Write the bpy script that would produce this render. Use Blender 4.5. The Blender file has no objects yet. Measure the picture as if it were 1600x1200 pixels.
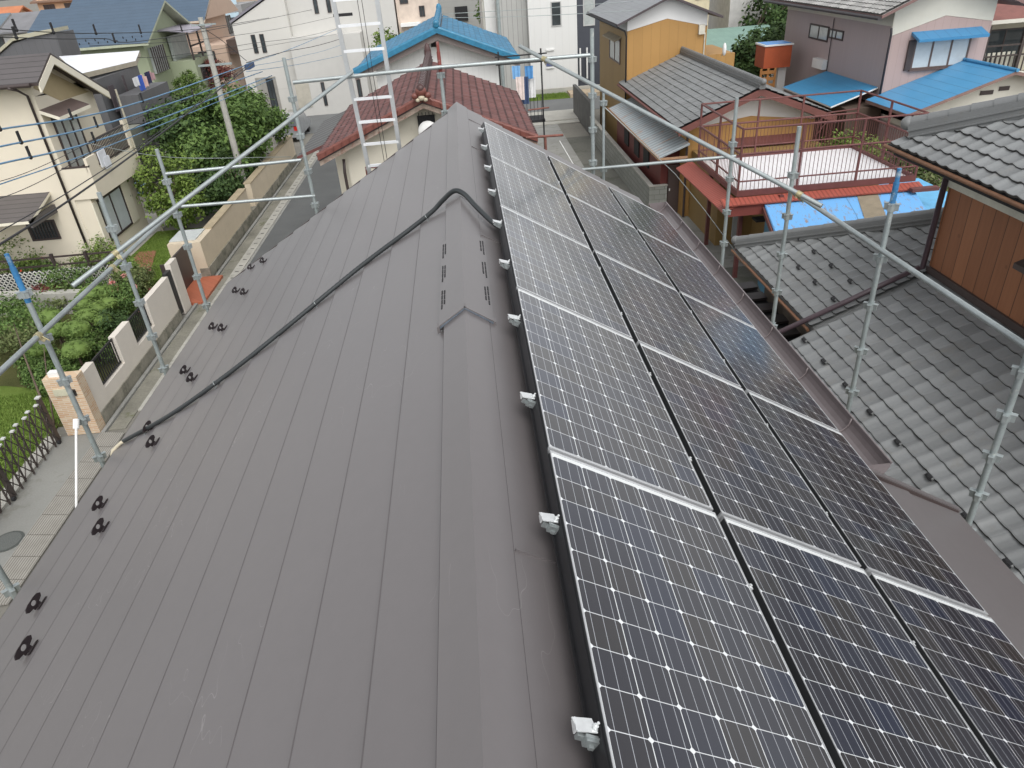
import bpy, math, random
import numpy as np
from mathutils import Vector, Matrix
random.seed(7)
sc = bpy.context.scene
C = sc.collection
PI = math.pi

# ------------------------------------------------------------------ camera
F_PX = 1115.65
CAM = Vector((0.0292, 0.0, 1.6686))
PITCH, YAW, ROLL = 0.5467, -0.0328, -0.0787
_cp, _sp = math.cos(PITCH), math.sin(PITCH)
_fw = Vector((0, _cp, -_sp)); _up = Vector((0, _sp, _cp)); _r = Vector((1, 0, 0))
_cr, _sr = math.cos(ROLL), math.sin(ROLL)
_Z = Matrix.Rotation(YAW, 3, 'Z')
RT = _Z @ (_cr*_r + _sr*_up); UP = _Z @ (-_sr*_r + _cr*_up); FW = _Z @ _fw
cd = bpy.data.cameras.new('camera'); cam = bpy.data.objects.new('camera', cd); C.objects.link(cam)
cd.sensor_width = 36; cd.sensor_fit = 'HORIZONTAL'; cd.lens = 36*F_PX/1600
cd.clip_start = 0.05; cd.clip_end = 3000
mw = Matrix.Identity(4)
for i in range(3):
    mw[i][0] = RT[i]; mw[i][1] = UP[i]; mw[i][2] = -FW[i]; mw[i][3] = CAM[i]
cam.matrix_world = mw
sc.camera = cam

def ray(u, v): return RT*((u-800)/F_PX) + UP*(-(v-600)/F_PX) + FW
def AZ(u, v, z): d = ray(u, v); return CAM + d*((z-CAM.z)/d.z)
def AX(u, v, x): d = ray(u, v); return CAM + d*((x-CAM.x)/d.x)
def AY(u, v, y): d = ray(u, v); return CAM + d*((y-CAM.y)/d.y)
G = -7.8

# ------------------------------------------------------------------ materials
class NT:
    def __init__(s, name):
        s.m = bpy.data.materials.new(name); s.m.use_nodes = True
        s.t = s.m.node_tree; s.n = s.t.nodes; s.b = s.n['Principled BSDF']
    def new(s, t, **k):
        o = s.n.new(t)
        for a, b in k.items(): setattr(o, a, b)
        return o
    def link(s, a, b): s.t.links.new(a, b)
    def math(s, op, a, b=None, c=None):
        o = s.new('ShaderNodeMath', operation=op)
        for i, x in enumerate((a, b, c)):
            if x is None: continue
            if hasattr(x, 'links') or hasattr(x, 'is_linked'): s.link(x, o.inputs[i])
            else: o.inputs[i].default_value = x
        return o.outputs[0]
    def mix(s, f, a, b, blend='MIX'):
        o = s.new('ShaderNodeMix', data_type='RGBA', blend_type=blend)
        for i, x in ((0, f), (6, a), (7, b)):
            if hasattr(x, 'is_linked'): s.link(x, o.inputs[i])
            elif i == 0: o.inputs[0].default_value = x
            else: o.inputs[i].default_value = (*x, 1) if len(x) == 3 else x
        return o.outputs[2]
    def pos(s):
        if not hasattr(s, '_p'):
            s._p = s.new('ShaderNodeNewGeometry').outputs['Position']
            q = s.new('ShaderNodeSeparateXYZ'); s.link(s._p, q.inputs[0]); s._x = q.outputs
        return s._p
    def xyz(s): s.pos(); return s._x
    def uv(s):
        if not hasattr(s, '_u'):
            s._uv = s.new('ShaderNodeUVMap', uv_map='UV').outputs[0]
            q = s.new('ShaderNodeSeparateXYZ'); s.link(s._uv, q.inputs[0]); s._u = q.outputs
        return s._u
    def noise(s, scale, detail=4, vec=None, rough=.55):
        o = s.new('ShaderNodeTexNoise'); o.inputs['Scale'].default_value = scale
        o.inputs['Detail'].default_value = detail; o.inputs['Roughness'].default_value = rough
        s.link(vec if vec is not None else s.pos(), o.inputs['Vector']); return o.outputs['Fac']
    def ramp(s, f, a, b):
        o = s.new('ShaderNodeMapRange'); s.link(f, o.inputs[0])
        o.inputs[1].default_value = a; o.inputs[2].default_value = b; return o.outputs[0]
    def bump(s, h, strength=.3, dist=.01):
        o = s.new('ShaderNodeBump'); o.inputs['Strength'].default_value = strength
        o.inputs['Distance'].default_value = dist; s.link(h, o.inputs['Height']); s.link(o.outputs[0], s.b.inputs['Normal'])
    def col(s, c):
        if hasattr(c, 'is_linked'): s.link(c, s.b.inputs['Base Color'])
        else: s.b.inputs['Base Color'].default_value = (*c, 1)

def tint(c, k): return tuple(min(1, x*k) for x in c)
MC = {}
def M(name, c=(.5, .5, .5), rough=.6, metal=0.0, var=.16, scale=2.5, fine=30, bump=0.0, dirt=None, spec=.5):
    if name in MC: return MC[name]
    t = NT(name); t.b.inputs['Roughness'].default_value = rough; t.b.inputs['Metallic'].default_value = metal
    t.b.inputs['Specular IOR Level'].default_value = spec
    n1 = t.noise(scale); n2 = t.noise(fine, 3)
    f = t.math('ADD', t.math('MULTIPLY', n1, .65), t.math('MULTIPLY', n2, .35))
    cc = t.mix(t.ramp(f, .3, .7), tint(c, 1-var), tint(c, 1+var))
    if dirt:
        n3 = t.noise(dirt[1], 6, rough=.7); cc = t.mix(t.ramp(n3, dirt[2], dirt[2]+.15), cc, dirt[0])
    t.col(cc)
    if bump: t.bump(n2, bump, .01)
    MC[name] = t.m; return t.m

def siding(name, c, w=.3, line=.72, lw=.06, rough=.6, horiz=False, tiles=None, var=.1):
    """boards: vertical grooves on x+y, or horizontal on z; tiles = (w,h) brick pattern"""
    if name in MC: return MC[name]
    t = NT(name); t.b.inputs['Roughness'].default_value = rough
    X = t.xyz(); s = t.math('ADD', X[0], X[1])
    a = X[2] if horiz else s
    q = t.math('DIVIDE', a, w)
    fr = t.math('FRACT', q)
    ln = t.math('LESS_THAN', fr, lw)
    fl = t.math('FLOOR', q)
    wn = t.new('ShaderNodeTexWhiteNoise', noise_dimensions='1D'); t.link(fl, wn.inputs['W'])
    n = t.noise(1.6); nn = t.noise(18, 3)
    f = t.math('ADD', t.math('MULTIPLY', wn.outputs[0], .35), t.math('ADD', t.math('MULTIPLY', n, .4), t.math('MULTIPLY', nn, .25)))
    base = t.mix(t.ramp(f, .2, .8), tint(c, 1-var), tint(c, 1+var))
    t.col(t.mix(ln, base, tint(c, line)))
    h = t.math('SUBTRACT', 1.0, ln); t.bump(h, .5, .012)
    MC[name] = t.m; return t.m

def tilemat(name, c, var=.3, rough=.55, stain=(.2, .19, .17), edge=(.08, .8)):
    """per tile colour from UV in tile units"""
    if name in MC: return MC[name]
    t = NT(name); t.b.inputs['Roughness'].default_value = rough
    U = t.uv()
    cu = t.math('FLOOR', U[0]); cv = t.math('FLOOR', U[1])
    k = t.math('ADD', t.math('MULTIPLY', cu, 12.9898), t.math('MULTIPLY', cv, 78.233))
    wn = t.new('ShaderNodeTexWhiteNoise', noise_dimensions='1D'); t.link(k, wn.inputs['W'])
    n = t.noise(1.3, 5); n2 = t.noise(25, 4)
    f = t.math('ADD', t.math('MULTIPLY', wn.outputs[0], .5), t.math('ADD', t.math('MULTIPLY', n, .25), t.math('MULTIPLY', n2, .25)))
    base = t.mix(t.ramp(f, .15, .8), tint(c, 1-var), tint(c, 1+var))
    n3 = t.noise(3.5, 6, rough=.7); base = t.mix(t.math('MULTIPLY', t.ramp(n3, .55, .75), .5), base, stain)
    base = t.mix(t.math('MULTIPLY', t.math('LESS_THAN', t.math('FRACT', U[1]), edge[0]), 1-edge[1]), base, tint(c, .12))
    t.col(base); t.bump(n2, .15, .01)
    MC[name] = t.m; return t.m

def linesroof(name, c, du=.45, dv=.3, rough=.5, line=.6, lw=.07, var=.12, stain=None):
    """sheet roof with seam lines from UV in metres (u along eave, v up slope); du/dv 0 = none"""
    if name in MC: return MC[name]
    t = NT(name); t.b.inputs['Roughness'].default_value = rough
    U = t.uv(); ln = None
    for a, d in ((U[0], du), (U[1], dv)):
        if not d: continue
        l = t.math('LESS_THAN', t.math('FRACT', t.math('DIVIDE', a, d)), lw)
        ln = l if ln is None else t.math('MAXIMUM', ln, l)
    n = t.noise(1.2, 5); n2 = t.noise(22, 4)
    f = t.math('ADD', t.math('MULTIPLY', n, .6), t.math('MULTIPLY', n2, .4))
    base = t.mix(t.ramp(f, .3, .7), tint(c, 1-var), tint(c, 1+var))
    if stain:
        mp = t.new('ShaderNodeMapping'); t.link(t._uv, mp.inputs[0]); mp.inputs['Scale'].default_value = stain[2]
        s1 = t.noise(1.0, 7, mp.outputs[0], .75); base = t.mix(t.ramp(s1, stain[1], stain[1]+.08), base, stain[0])
    t.col(t.mix(ln, base, tint(c, line)) if ln is not None else base)
    if ln is not None: t.bump(t.math('SUBTRACT', 1.0, ln), .5, .015)
    MC[name] = t.m; return t.m

def leafmat(name, c, c2, rough=.65):
    if name in MC: return MC[name]
    t = NT(name); t.b.inputs['Roughness'].default_value = rough; t.b.inputs['Specular IOR Level'].default_value = .25
    g = t.new('ShaderNodeNewGeometry')
    n = t.noise(1.6, 3)
    f = t.math('ADD', t.math('MULTIPLY', g.outputs['Random Per Island'], .55), t.math('MULTIPLY', n, .45))
    t.col(t.mix(t.ramp(f, .15, .85), c, c2))
    MC[name] = t.m; return t.m

def grassmat(name, c, c2):
    if name in MC: return MC[name]
    t = NT(name); t.b.inputs['Roughness'].default_value = .9; t.b.inputs['Specular IOR Level'].default_value = .1
    n = t.noise(.9, 5); n2 = t.noise(45, 4, rough=.8)
    f = t.math('ADD', t.math('MULTIPLY', n, .5), t.math('MULTIPLY', n2, .5))
    t.col(t.mix(t.ramp(f, .35, .65), c, c2)); t.bump(n2, .8, .05)
    MC[name] = t.m; return t.m

# ------------------------------------------------------------------ mesh builder
class MB:
    def __init__(s): s.v = []; s.f = []; s.mi = []; s.uv = []; s.sm = []
    def face(s, pts, mi=0, uv=None, smooth=False):
        b = len(s.v); s.v += [tuple(p) for p in pts]; s.f.append(tuple(range(b, b+len(pts)))); s.mi.append(mi)
        s.uv.append(uv); s.sm.append(smooth)
    def box(s, x0, x1, y0, y1, z0, z1, mi=0):
        x0, x1 = min(x0, x1), max(x0, x1); y0, y1 = min(y0, y1), max(y0, y1); z0, z1 = min(z0, z1), max(z0, z1)
        p = [(x, y, z) for z in (z0, z1) for y in (y0, y1) for x in (x0, x1)]
        for q in ((0, 2, 3, 1), (4, 5, 7, 6), (0, 1, 5, 4), (2, 6, 7, 3), (0, 4, 6, 2), (1, 3, 7, 5)):
            s.face([p[i] for i in q], mi)
        return s
    def obox(s, c, ax, ay, az, mi=0):
        """oriented box: centre and three half-axis vectors"""
        c = Vector(c); ax, ay, az = Vector(ax), Vector(ay), Vector(az)
        p = [c+ax*i+ay*j+az*k for k in (-1, 1) for j in (-1, 1) for i in (-1, 1)]
        for q in ((0, 2, 3, 1), (4, 5, 7, 6), (0, 1, 5, 4), (2, 6, 7, 3), (0, 4, 6, 2), (1, 3, 7, 5)):
            s.face([p[i] for i in q], mi)
        return s
    def prism(s, poly, z0, z1, mi=0):
        n = len(poly)
        a = sum(poly[i][0]*poly[(i+1) % n][1]-poly[(i+1) % n][0]*poly[i][1] for i in range(n))
        if a < 0: poly = poly[::-1]
        s.face([(x, y, z1) for x, y in poly], mi); s.face([(x, y, z0) for x, y in poly[::-1]], mi)
        for i in range(n):
            a, b = poly[i], poly[(i+1) % n]
            s.face([(a[0], a[1], z0), (b[0], b[1], z0), (b[0], b[1], z1), (a[0], a[1], z1)], mi)
        return s
    def ext(s, poly, d, mi=0, mi_side=None):
        """planar 3d polygon extruded by vector d"""
        poly = [Vector(p) for p in poly]; d = Vector(d); n = len(poly)
        nr = Vector((0, 0, 0))
        for i in range(n): nr += poly[i].cross(poly[(i+1) % n])
        if nr.dot(d) > 0: poly = poly[::-1]
        ms = mi if mi_side is None else mi_side
        s.face(poly, mi); s.face([p+d for p in poly[::-1]], mi)
        for i in range(n):
            a, b = poly[i], poly[(i+1) % n]; s.face([b, a, a+d, b+d], ms)
        return s
    def slab(s, a, b, c, d, th, mi=0, ms=None):
        """roof slab: a,b along eave, c,d above (b-c and a-d go up slope). UV metres. thickness downwards"""
        a, b, c, d = map(Vector, (a, b, c, d)); n = (b-a).cross(d-a).normalized()
        if n.z < 0: a, b, c, d = b, a, d, c; n = (b-a).cross(d-a).normalized()
        U = (b-a).length; V = (d-a).length; off = (c-d).length
        s.face([a, b, c, d], mi, [(0, 0), (U, 0), (U, V), (0, V)])
        e = Vector((0, 0, -th)); ms = mi if ms is None else ms
        q = [a+e, b+e, c+e, d+e]; s.face(q[::-1], ms)
        for i in range(4):
            p0, p1 = (a, b, c, d)[i], (a, b, c, d)[(i+1) % 4]; s.face([p0, p0+e, p1+e, p1], ms)
        return s
    def tube(s, p0, p1, r, n=8, mi=0, r1=None, caps=True):
        p0, p1 = Vector(p0), Vector(p1); d = (p1-p0).normalized(); r1 = r if r1 is None else r1
        a = d.orthogonal().normalized(); b = d.cross(a)
        A = [p0+(a*math.cos(2*PI*i/n)+b*math.sin(2*PI*i/n))*r for i in range(n)]
        B = [p1+(a*math.cos(2*PI*i/n)+b*math.sin(2*PI*i/n))*r1 for i in range(n)]
        base = len(s.v); s.v += [tuple(p) for p in A+B]
        for i in range(n):
            j = (i+1) % n; s.f.append((base+i, base+j, base+n+j, base+n+i)); s.mi.append(mi); s.uv.append(None); s.sm.append(True)
        if caps:
            s.face(A[::-1], mi); s.face(B, mi)
        return s
    def path(s, pts, r, n=8, mi=0):
        """continuous tube through points"""
        pts = [Vector(p) for p in pts]; base = len(s.v); m = len(pts)
        up = None
        for i, p in enumerate(pts):
            d = (pts[min(i+1, m-1)]-pts[max(i-1, 0)]).normalized()
            if up is None: up = d.orthogonal().normalized()
            a = (up-d*up.dot(d)).normalized(); up = a; b = d.cross(a)
            rr = r[i] if isinstance(r, (list, tuple)) else r
            s.v += [tuple(p+(a*math.cos(2*PI*k/n)+b*math.sin(2*PI*k/n))*rr) for k in range(n)]
        for i in range(m-1):
            for k in range(n):
                j = (k+1) % n; q = base+i*n
                s.f.append((q+k, q+j, q+n+j, q+n+k)); s.mi.append(mi); s.uv.append(None); s.sm.append(True)
        for q, rev in ((base, True), (base+(m-1)*n, False)):
            idx = list(range(q, q+n)); idx = idx[::-1] if rev else idx
            s.f.append(tuple(idx)); s.mi.append(mi); s.uv.append(None); s.sm.append(False)
        return s
    def ball(s, c, rx, ry, rz, n=10, mi=0):
        base = len(s.v); m = n//2+1
        for i in range(m+1):
            th = PI*i/m
            for k in range(n):
                ph = 2*PI*k/n
                s.v.append((c[0]+rx*math.sin(th)*math.cos(ph), c[1]+ry*math.sin(th)*math.sin(ph), c[2]+rz*math.cos(th)))
        for i in range(m):
            for k in range(n):
                j = (k+1) % n; q = base+i*n
                s.f.append((q+k, q+n+k, q+n+j, q+j)); s.mi.append(mi); s.uv.append(None); s.sm.append(True)
        return s
    def build(s, name, mats, parent=None):
        if not isinstance(mats, (list, tuple)): mats = [mats]
        off = Vector(parent['_o']) if parent is not None and '_o' in parent else Vector((0, 0, 0))
        me = bpy.data.meshes.new(name)
        me.from_pydata([(v[0]-off.x, v[1]-off.y, v[2]-off.z) for v in s.v], [], s.f)
        for m in mats: me.materials.append(m)
        me.polygons.foreach_set('material_index', s.mi); me.polygons.foreach_set('use_smooth', s.sm)
        if any(u is not None for u in s.uv):
            l = me.uv_layers.new(name='UV'); k = 0; d = l.data
            for f, u in zip(s.f, s.uv):
                for i in range(len(f)):
                    if u is not None: d[k].uv = u[i]
                    k += 1
        me.update()
        o = bpy.data.objects.new(name, me); C.objects.link(o)
        if parent is not None: o.parent = parent
        return o

def tag(o, label, cat, group=None, kind=None):
    if label: o['label'] = label
    if cat: o['category'] = cat
    if group: o['group'] = group
    if kind: o['kind'] = kind
    return o
def thing(name, label, cat, loc=(0, 0, 0), group=None):
    o = bpy.data.objects.new(name, None); C.objects.link(o); o.empty_display_size = .2
    o.location = loc; o['_o'] = tuple(loc); return tag(o, label, cat, group)
def single(mb, name, mats, label, cat, group=None):
    """one-mesh thing: origin at the centre of its base"""
    xs = [v[0] for v in mb.v]; ys = [v[1] for v in mb.v]; zs = [v[2] for v in mb.v]
    loc = ((min(xs)+max(xs))/2, (min(ys)+max(ys))/2, min(zs))
    p = {'_o': loc}
    mb.v = [(v[0]-loc[0], v[1]-loc[1], v[2]-loc[2]) for v in mb.v]
    o = mb.build(name, mats); o.location = loc
    return tag(o, label, cat, group)
def dup(root, loc, label=None, group=None, rot=None):
    r = root.copy(); C.objects.link(r); r.location = loc
    if rot is not None: r.rotation_euler = rot
    if label: r['label'] = label
    if group: r['group'] = group
    for ch in list(root.children):
        c = ch.copy(); C.objects.link(c); c.parent = r
        for g in list(ch.children):
            d = g.copy(); C.objects.link(d); d.parent = c
    return r
def npmesh(name, V, Fq, mat, smooth=False):
    me = bpy.data.meshes.new(name); V = np.asarray(V, dtype=np.float32); Fq = np.asarray(Fq, dtype=np.int32)
    me.vertices.add(len(V)); me.vertices.foreach_set('co', V.ravel())
    me.loops.add(Fq.size); me.loops.foreach_set('vertex_index', Fq.ravel())
    me.polygons.add(len(Fq)); me.polygons.foreach_set('loop_start', np.arange(len(Fq), dtype=np.int32)*Fq.shape[1])
    me.polygons.foreach_set('loop_total', np.full(len(Fq), Fq.shape[1], dtype=np.int32))
    me.materials.append(mat); me.update(calc_edges=True); me.validate()
    if smooth: me.polygons.foreach_set('use_smooth', np.ones(len(Fq), dtype=bool))
    return me

# ------------------------------------------------------------------ shared colours
steel = M('galvanised_steel', (.38, .42, .42), .45, .55, .18, 6, 60, dirt=((.42, .40, .34), 5, .62))
steel2 = M('galvanised_steel_dull', (.34, .385, .385), .5, .4, .2, 6, 60, dirt=((.6, .6, .56), 7, .6))
blue_paint = M('worn_blue_paint', (.035, .17, .36), .6, 0, .3, 8, 60, dirt=((.38, .45, .46), 9, .53))
red_paint = M('worn_red_paint', (.22, .055, .045), .65, 0, .3, 8, 60, dirt=((.38, .36, .35), 9, .55))
alu = M('bright_aluminium', (.85, .87, .88), .3, .85, .06)
white_m = M('white_enamel', (.8, .8, .78), .45, 0, .06)
black_m = M('black_anodised', (.018, .018, .02), .4, .2, .2)
dark_m = M('dark_void', (.02, .02, .022), .8)
brown_m = M('dark_brown_metal', (.055, .04, .038), .45, 0, .15)
glass_d = M('dark_window_glass', (.05, .06, .065), .06, 0, .3, 1.2, 3, spec=.8)
glass_l = M('curtained_window_glass', (.42, .45, .44), .12, 0, .18, 1.5, 8, spec=.7)
glass_f = M('frosted_window_glass', (.55, .6, .62), .2, 0, .1, 1.5, 8)
concrete = M('concrete', (.28, .28, .262), .85, 0, .18, 1.2, 20, .2, dirt=((.17, .165, .14), 2.2, .55))
concrete_l = M('pale_concrete', (.42, .41, .37), .85, 0, .15, 1.5, 25, .2, dirt=((.24, .23, .2), 3, .58))
asphalt = M('asphalt', (.115, .12, .12), .9, 0, .15, .8, 60, .3)
asphalt2 = M('patched_asphalt', (.075, .077, .073), .9, 0, .25, .8, 40, .3)
earth = M('bare_earth', (.13, .115, .085), .95, 0, .3, 1.5, 20, .4)
bark = M('bark', (.12, .09, .065), .9, 0, .3, 4, 30, .6)

def window(par, plane, c, a0, a1, z0, z1, frame=brown_m, glass=glass_l, out=1, t=.05, mull=1, bars=0, sill=False):
    """plane 'x' (wall at x=c, facing sign out) or 'y'; a = other horizontal axis"""
    a0, a1 = min(a0, a1), max(a0, a1); z0, z1 = min(z0, z1), max(z0, z1)
    f = MB(); d0, d1 = c, c+out*.045
    def bb(m, p, q, r, s_, e0, e1):
        if plane == 'x': m.box(e0, e1, p, q, r, s_)
        else: m.box(p, q, e0, e1, r, s_)
    w = a1-a0
    bb(f, a0, a1, z0, z0+t, d0, d1); bb(f, a0, a1, z1-t, z1, d0, d1)
    bb(f, a0, a0+t, z0+t, z1-t, d0, d1); bb(f, a1-t, a1, z0+t, z1-t, d0, d1)
    for i in range(mull):
        m = a0+w*(i+1)/(mull+1); bb(f, m-t/2, m+t/2, z0+t, z1-t, d0, d1-out*.004)
    for i in range(bars):
        m = a0+t+(w-2*t)*(i+.5)/bars; bb(f, m-.012, m+.012, z0+t, z1-t, d1, d1+out*.025)
    if sill: bb(f, a0-.05, a1+.05, z0-.05, z0-.002, d0, c+out*.12)
    fo = f.build('window', frame, par)
    g = MB(); bb(g, a0+t, a1-t, z0+t, z1-t, d0, c+out*.02)
    go = g.build('pane', glass, None); go.parent = fo
    # parent offset: pane verts are in world coords, shift like its frame
    off = Vector(par['_o']); me = go.data
    for v in me.vertices: v.co -= off
    return fo
def win_px(par, plane, c, u0, v0, u1, v1, **k):
    A = AX if plane == 'x' else AY
    p, q = A(u0, v0, c), A(u1, v1, c)
    a = (p.y, q.y) if plane == 'x' else (p.x, q.x)
    return window(par, plane, c, a[0], a[1], p.z, q.z, **k)

# ------------------------------------------------------------------ pantile roofs
def tile_mesh(name, O, U, V, umax, vmax, mat, parent, tw=.265, ex=.235, amp=.030, th=.026, nu=8, clip=None, smooth=True):
    """real pantiles: S-wave across, one step per course. O eave corner, U unit along eave, V unit up slope"""
    O, U, V = Vector(O), Vector(U).normalized(), Vector(V).normalized(); N = U.cross(V)
    if N.z < 0: N = -N
    cu = int(umax/tw); cv = int(vmax/ex)
    us = np.arange(cu*nu+1)/nu
    fr = us % 1.0
    # flat pan with a rounded roll
    prof = amp*(.5+.5*np.cos(2*PI*fr)+.16*np.cos(4*PI*fr))
    o = np.array(O); nU, nV, nN = np.array(U), np.array(V), np.array(N)
    off = np.array(parent['_o']) if parent is not None else np.zeros(3)
    rs = np.random.default_rng(5); verts = []; quads = []; uv = []; mi = []; base = 0; nc = len(us)
    for k in range(cv):
        v0 = k*ex-.014; rows = ((v0, th-.006, -1), (v0, th, 0), (v0+ex*.5, th*.5, 0), (v0+ex, 0.0, 0))
        jit = np.repeat(rs.normal(size=cu+1)*.004, nu)[:nc]
        P = [o+us[:, None]*tw*nU+(v+0*us)[:, None]*nV+((-.012 if q < 0 else h)+prof+jit*(1 if q == 0 else 0))[:, None]*nN for v, h, q in rows]
        verts.append(np.stack([P[0], P[1], P[1], P[2], P[3]]).reshape(-1, 3))     # riser pair, then top surface rows
        uc = (us[:-1]+us[1:])/2*tw
        for a, b, vm, m_, g0, g1 in ((0, 1, v0, 1, .01, .02), (2, 3, v0+ex*.25, 0, .01, .5), (3, 4, v0+ex*.75, 0, .5, .99)):
            ok = np.ones(nc-1, bool) if clip is None else clip(uc, np.full(nc-1, vm))
            c = np.arange(nc-1)[ok]; q = np.stack([base+a*nc+c, base+a*nc+c+1, base+b*nc+c+1, base+b*nc+c], 1)
            quads.append(q); iu = np.floor(uc[ok]/tw); ua = iu+np.clip(us[:-1][ok]-iu, .002, .998); ub = iu+np.clip(us[1:][ok]-iu, .002, .998); lo_, hi_ = np.full(ok.sum(), k+g0), np.full(ok.sum(), k+g1)
            t_ = np.stack([np.stack([ua, lo_], 1), np.stack([ub, lo_], 1), np.stack([ub, hi_], 1), np.stack([ua, hi_], 1)], 1); uv.append(t_); mi.append(np.full(ok.sum(), m_))
        base += 5*nc
    V3 = np.concatenate(verts)-off; Q = np.concatenate(quads); UVs = np.concatenate(uv); MI = np.concatenate(mi)
    if (U.cross(V)).z < 0: Q = Q[:, ::-1]; UVs = UVs[:, ::-1]
    me = npmesh(name, V3, Q, mat, smooth); me.materials.append(M('shaded_tile_edge', (.06, .058, .055), .9, 0, .3, 5))  # riser faces coloured near-black to paint the shadow gap at each course
    if len(me.polygons) == len(Q):
        me.polygons.foreach_set('material_index', MI.astype(np.int32)); uvl = me.uv_layers.new(name='UV')
        uvl.data.foreach_set('uv', UVs.astype(np.float32).ravel())
    ob = bpy.data.objects.new(name, me); C.objects.link(ob)
    if parent is not None: ob.parent = parent
    return ob
def ridge_tiles(name, p0, p1, mat, parent, r=.09, h=.16, step=.3, w=.1):
    p0, p1 = Vector(p0), Vector(p1); L = (p1-p0).length; d = (p1-p0)/L
    side = d.cross(Vector((0, 0, 1))).normalized(); up = side.cross(d)
    m = MB(); m.obox((p0+p1)/2+up*(h/2-.03), d*(L/2), side*w, up*(h/2))
    m.obox((p0+p1)/2+up*(h*.62-.03), d*(L/2+.01), side*(w+.025), up*.012)
    m.obox((p0+p1)/2+up*(h*.25-.03), d*(L/2+.01), side*(w+.03), up*.012)
    n = max(2, int(L/step))
    for i in range(n):
        a = p0+d*(L*i/n); b = p0+d*(L*(i+1)/n)
        m.tube(a+up*(h-.02), b+up*(h-.02), r+.012, 10, 0, r, caps=True)
    m.ball(p0+up*(h-.02)-d*.02, r+.03, r+.03, r+.03, 10); 
    return m.build(name, mat, parent)
tile_grey = tilemat('grey_clay_tile', (.212, .22, .222), .22, .5, (.2, .18, .15))
tile_grey2 = tilemat('weathered_grey_tile', (.20, .207, .207), .18, .5, (.2, .19, .17))
tile_red = tilemat('red_brown_tile', (.145, .066, .060), .22, .45, (.12, .06, .05), (.22, .35))
tile_blue = tilemat('blue_glazed_tile', (.05, .19, .32), .25, .35, (.05, .14, .24), (.15, .6))
tile_pale = tilemat('pale_grey_tile', (.36, .355, .34), .3, .5)

# =================================================================== OUR HOUSE (foreground roof)
AL = 0.543; CA, SA = math.cos(AL), math.sin(AL)
def SL(s, y, h=0.0): return Vector((-s*CA - h*SA, y, -s*SA + h*CA))          # left slope
HR = -0.05                                                                    # right slope lies a bit lower
def SR(s, y, h=0.0): return Vector((s*CA + h*SA, y, -s*SA + h*CA))           # right frame; deck surface is h=HR

def roofmetal(name, c=(.126, .114, .115)):
    t = NT(name); t.b.inputs['Roughness'].default_value = .5; t.b.inputs['Specular IOR Level'].default_value = .8
    t.b.inputs['Coat Weight'].default_value = .6; t.b.inputs['Coat Roughness'].default_value = .38
    n = t.noise(.55, 4); n2 = t.noise(14, 5); n3 = t.noise(160, 2)
    f = t.math('ADD', t.math('MULTIPLY', n, .5), t.math('ADD', t.math('MULTIPLY', n2, .3), t.math('MULTIPLY', n3, .2)))
    base = t.mix(t.ramp(f, .3, .7), tint(c, .93), tint(c, 1.08))
    wn = t.new('ShaderNodeTexWhiteNoise', noise_dimensions='1D'); t.link(t.math('FLOOR', t.math('DIVIDE', t.math('ADD', t.xyz()[0], .166), .2615)), wn.inputs['W'])
    base = t.mix(t.math('MULTIPLY', wn.outputs[0], .10), base, tint(c, .55))
    # faint pale scuffs and specks
    v = t.new('ShaderNodeTexVoronoi'); v.inputs['Scale'].default_value = 1.7; t.link(t.pos(), v.inputs['Vector'])
    sp = t.math('LESS_THAN', v.outputs['Distance'], .012)
    mp = t.new('ShaderNodeMapping'); t.link(t.pos(), mp.inputs[0]); mp.inputs['Scale'].default_value = (3.2, 1.0, 1.5); mp.inputs['Rotation'].default_value = (.3, .5, .9)
    w = t.noise(2.2, 2, mp.outputs[0], .4)
    sc1 = t.math('LESS_THAN', t.math('ABSOLUTE', t.math('SUBTRACT', w, .5)), .0012)
    msk = t.math('GREATER_THAN', t.noise(1.1, 2), .56)
    base = t.mix(t.math('MULTIPLY', t.math('MULTIPLY', sc1, msk), .18), base, (.5, .48, .47))
    base = t.mix(t.math('MULTIPLY', sp, .5), base, (.55, .53, .5))
    t.col(base)
    t.bump(t.math('ADD', t.math('MULTIPLY', n, .8), t.math('MULTIPLY', n3, .02)), .12, .04)
    return t.m
roof_m = roofmetal('brown_roof_metal')
YF = 9.89; YN = -1.6
H = thing('house', 'brown metal-roofed house in the foreground that carries all the solar panels', 'house', (-.3, 4.5, G))
# left slope: overlapping 30 cm strips running along the ridge
laps = [.062] + [.50+.3055*k for k in range(12)] + [4.23]
m = MB()
for a, b in zip(laps[:-1], laps[1:]):
    ha, hb = 0.0, .016
    m.face([SL(a, YN, ha), SL(a, YF, ha), SL(b, YF, hb), SL(b, YN, hb)][::-1])
    m.face([SL(b, YN, hb), SL(b, YF, hb), SL(b, YF, 0), SL(b, YN, 0)][::-1], 1)  # riser in dark brown, painting in the shadow of the lap
    m.face([SL(b-.0045, YN, hb+.0006), SL(b-.0045, YF, hb+.0006), SL(b+.0003, YF, hb+.0006), SL(b+.0003, YN, hb+.0006)][::-1], 2)  # thin strip in a darker tone paints the shadow line at each lap
    # stepped verge at the far gable
    m.obox((SL(a, YF+.012, -.03)+SL(b, YF+.012, -.022))/2, (SL(b, 0)-SL(a, 0))*.485, (0, .012, 0), (SL(0, 0, .038)), 1)
m.slab(SL(4.23, YN, -.003), SL(4.23, YF, -.003), SL(.07, YF, -.003), SL(.07, YN, -.003), .12, 1)
lap_shade_m = M('roof_lap_shade', (.108, .0975, .0985), .5, 0, .2, 3)
m.build('roof_slope', [roof_m, brown_m, lap_shade_m], H)
m = MB()
lr = [-.02, .30, .60, .905, 1.21, 1.515, 1.82, 2.125, 2.43, 2.78]
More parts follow.
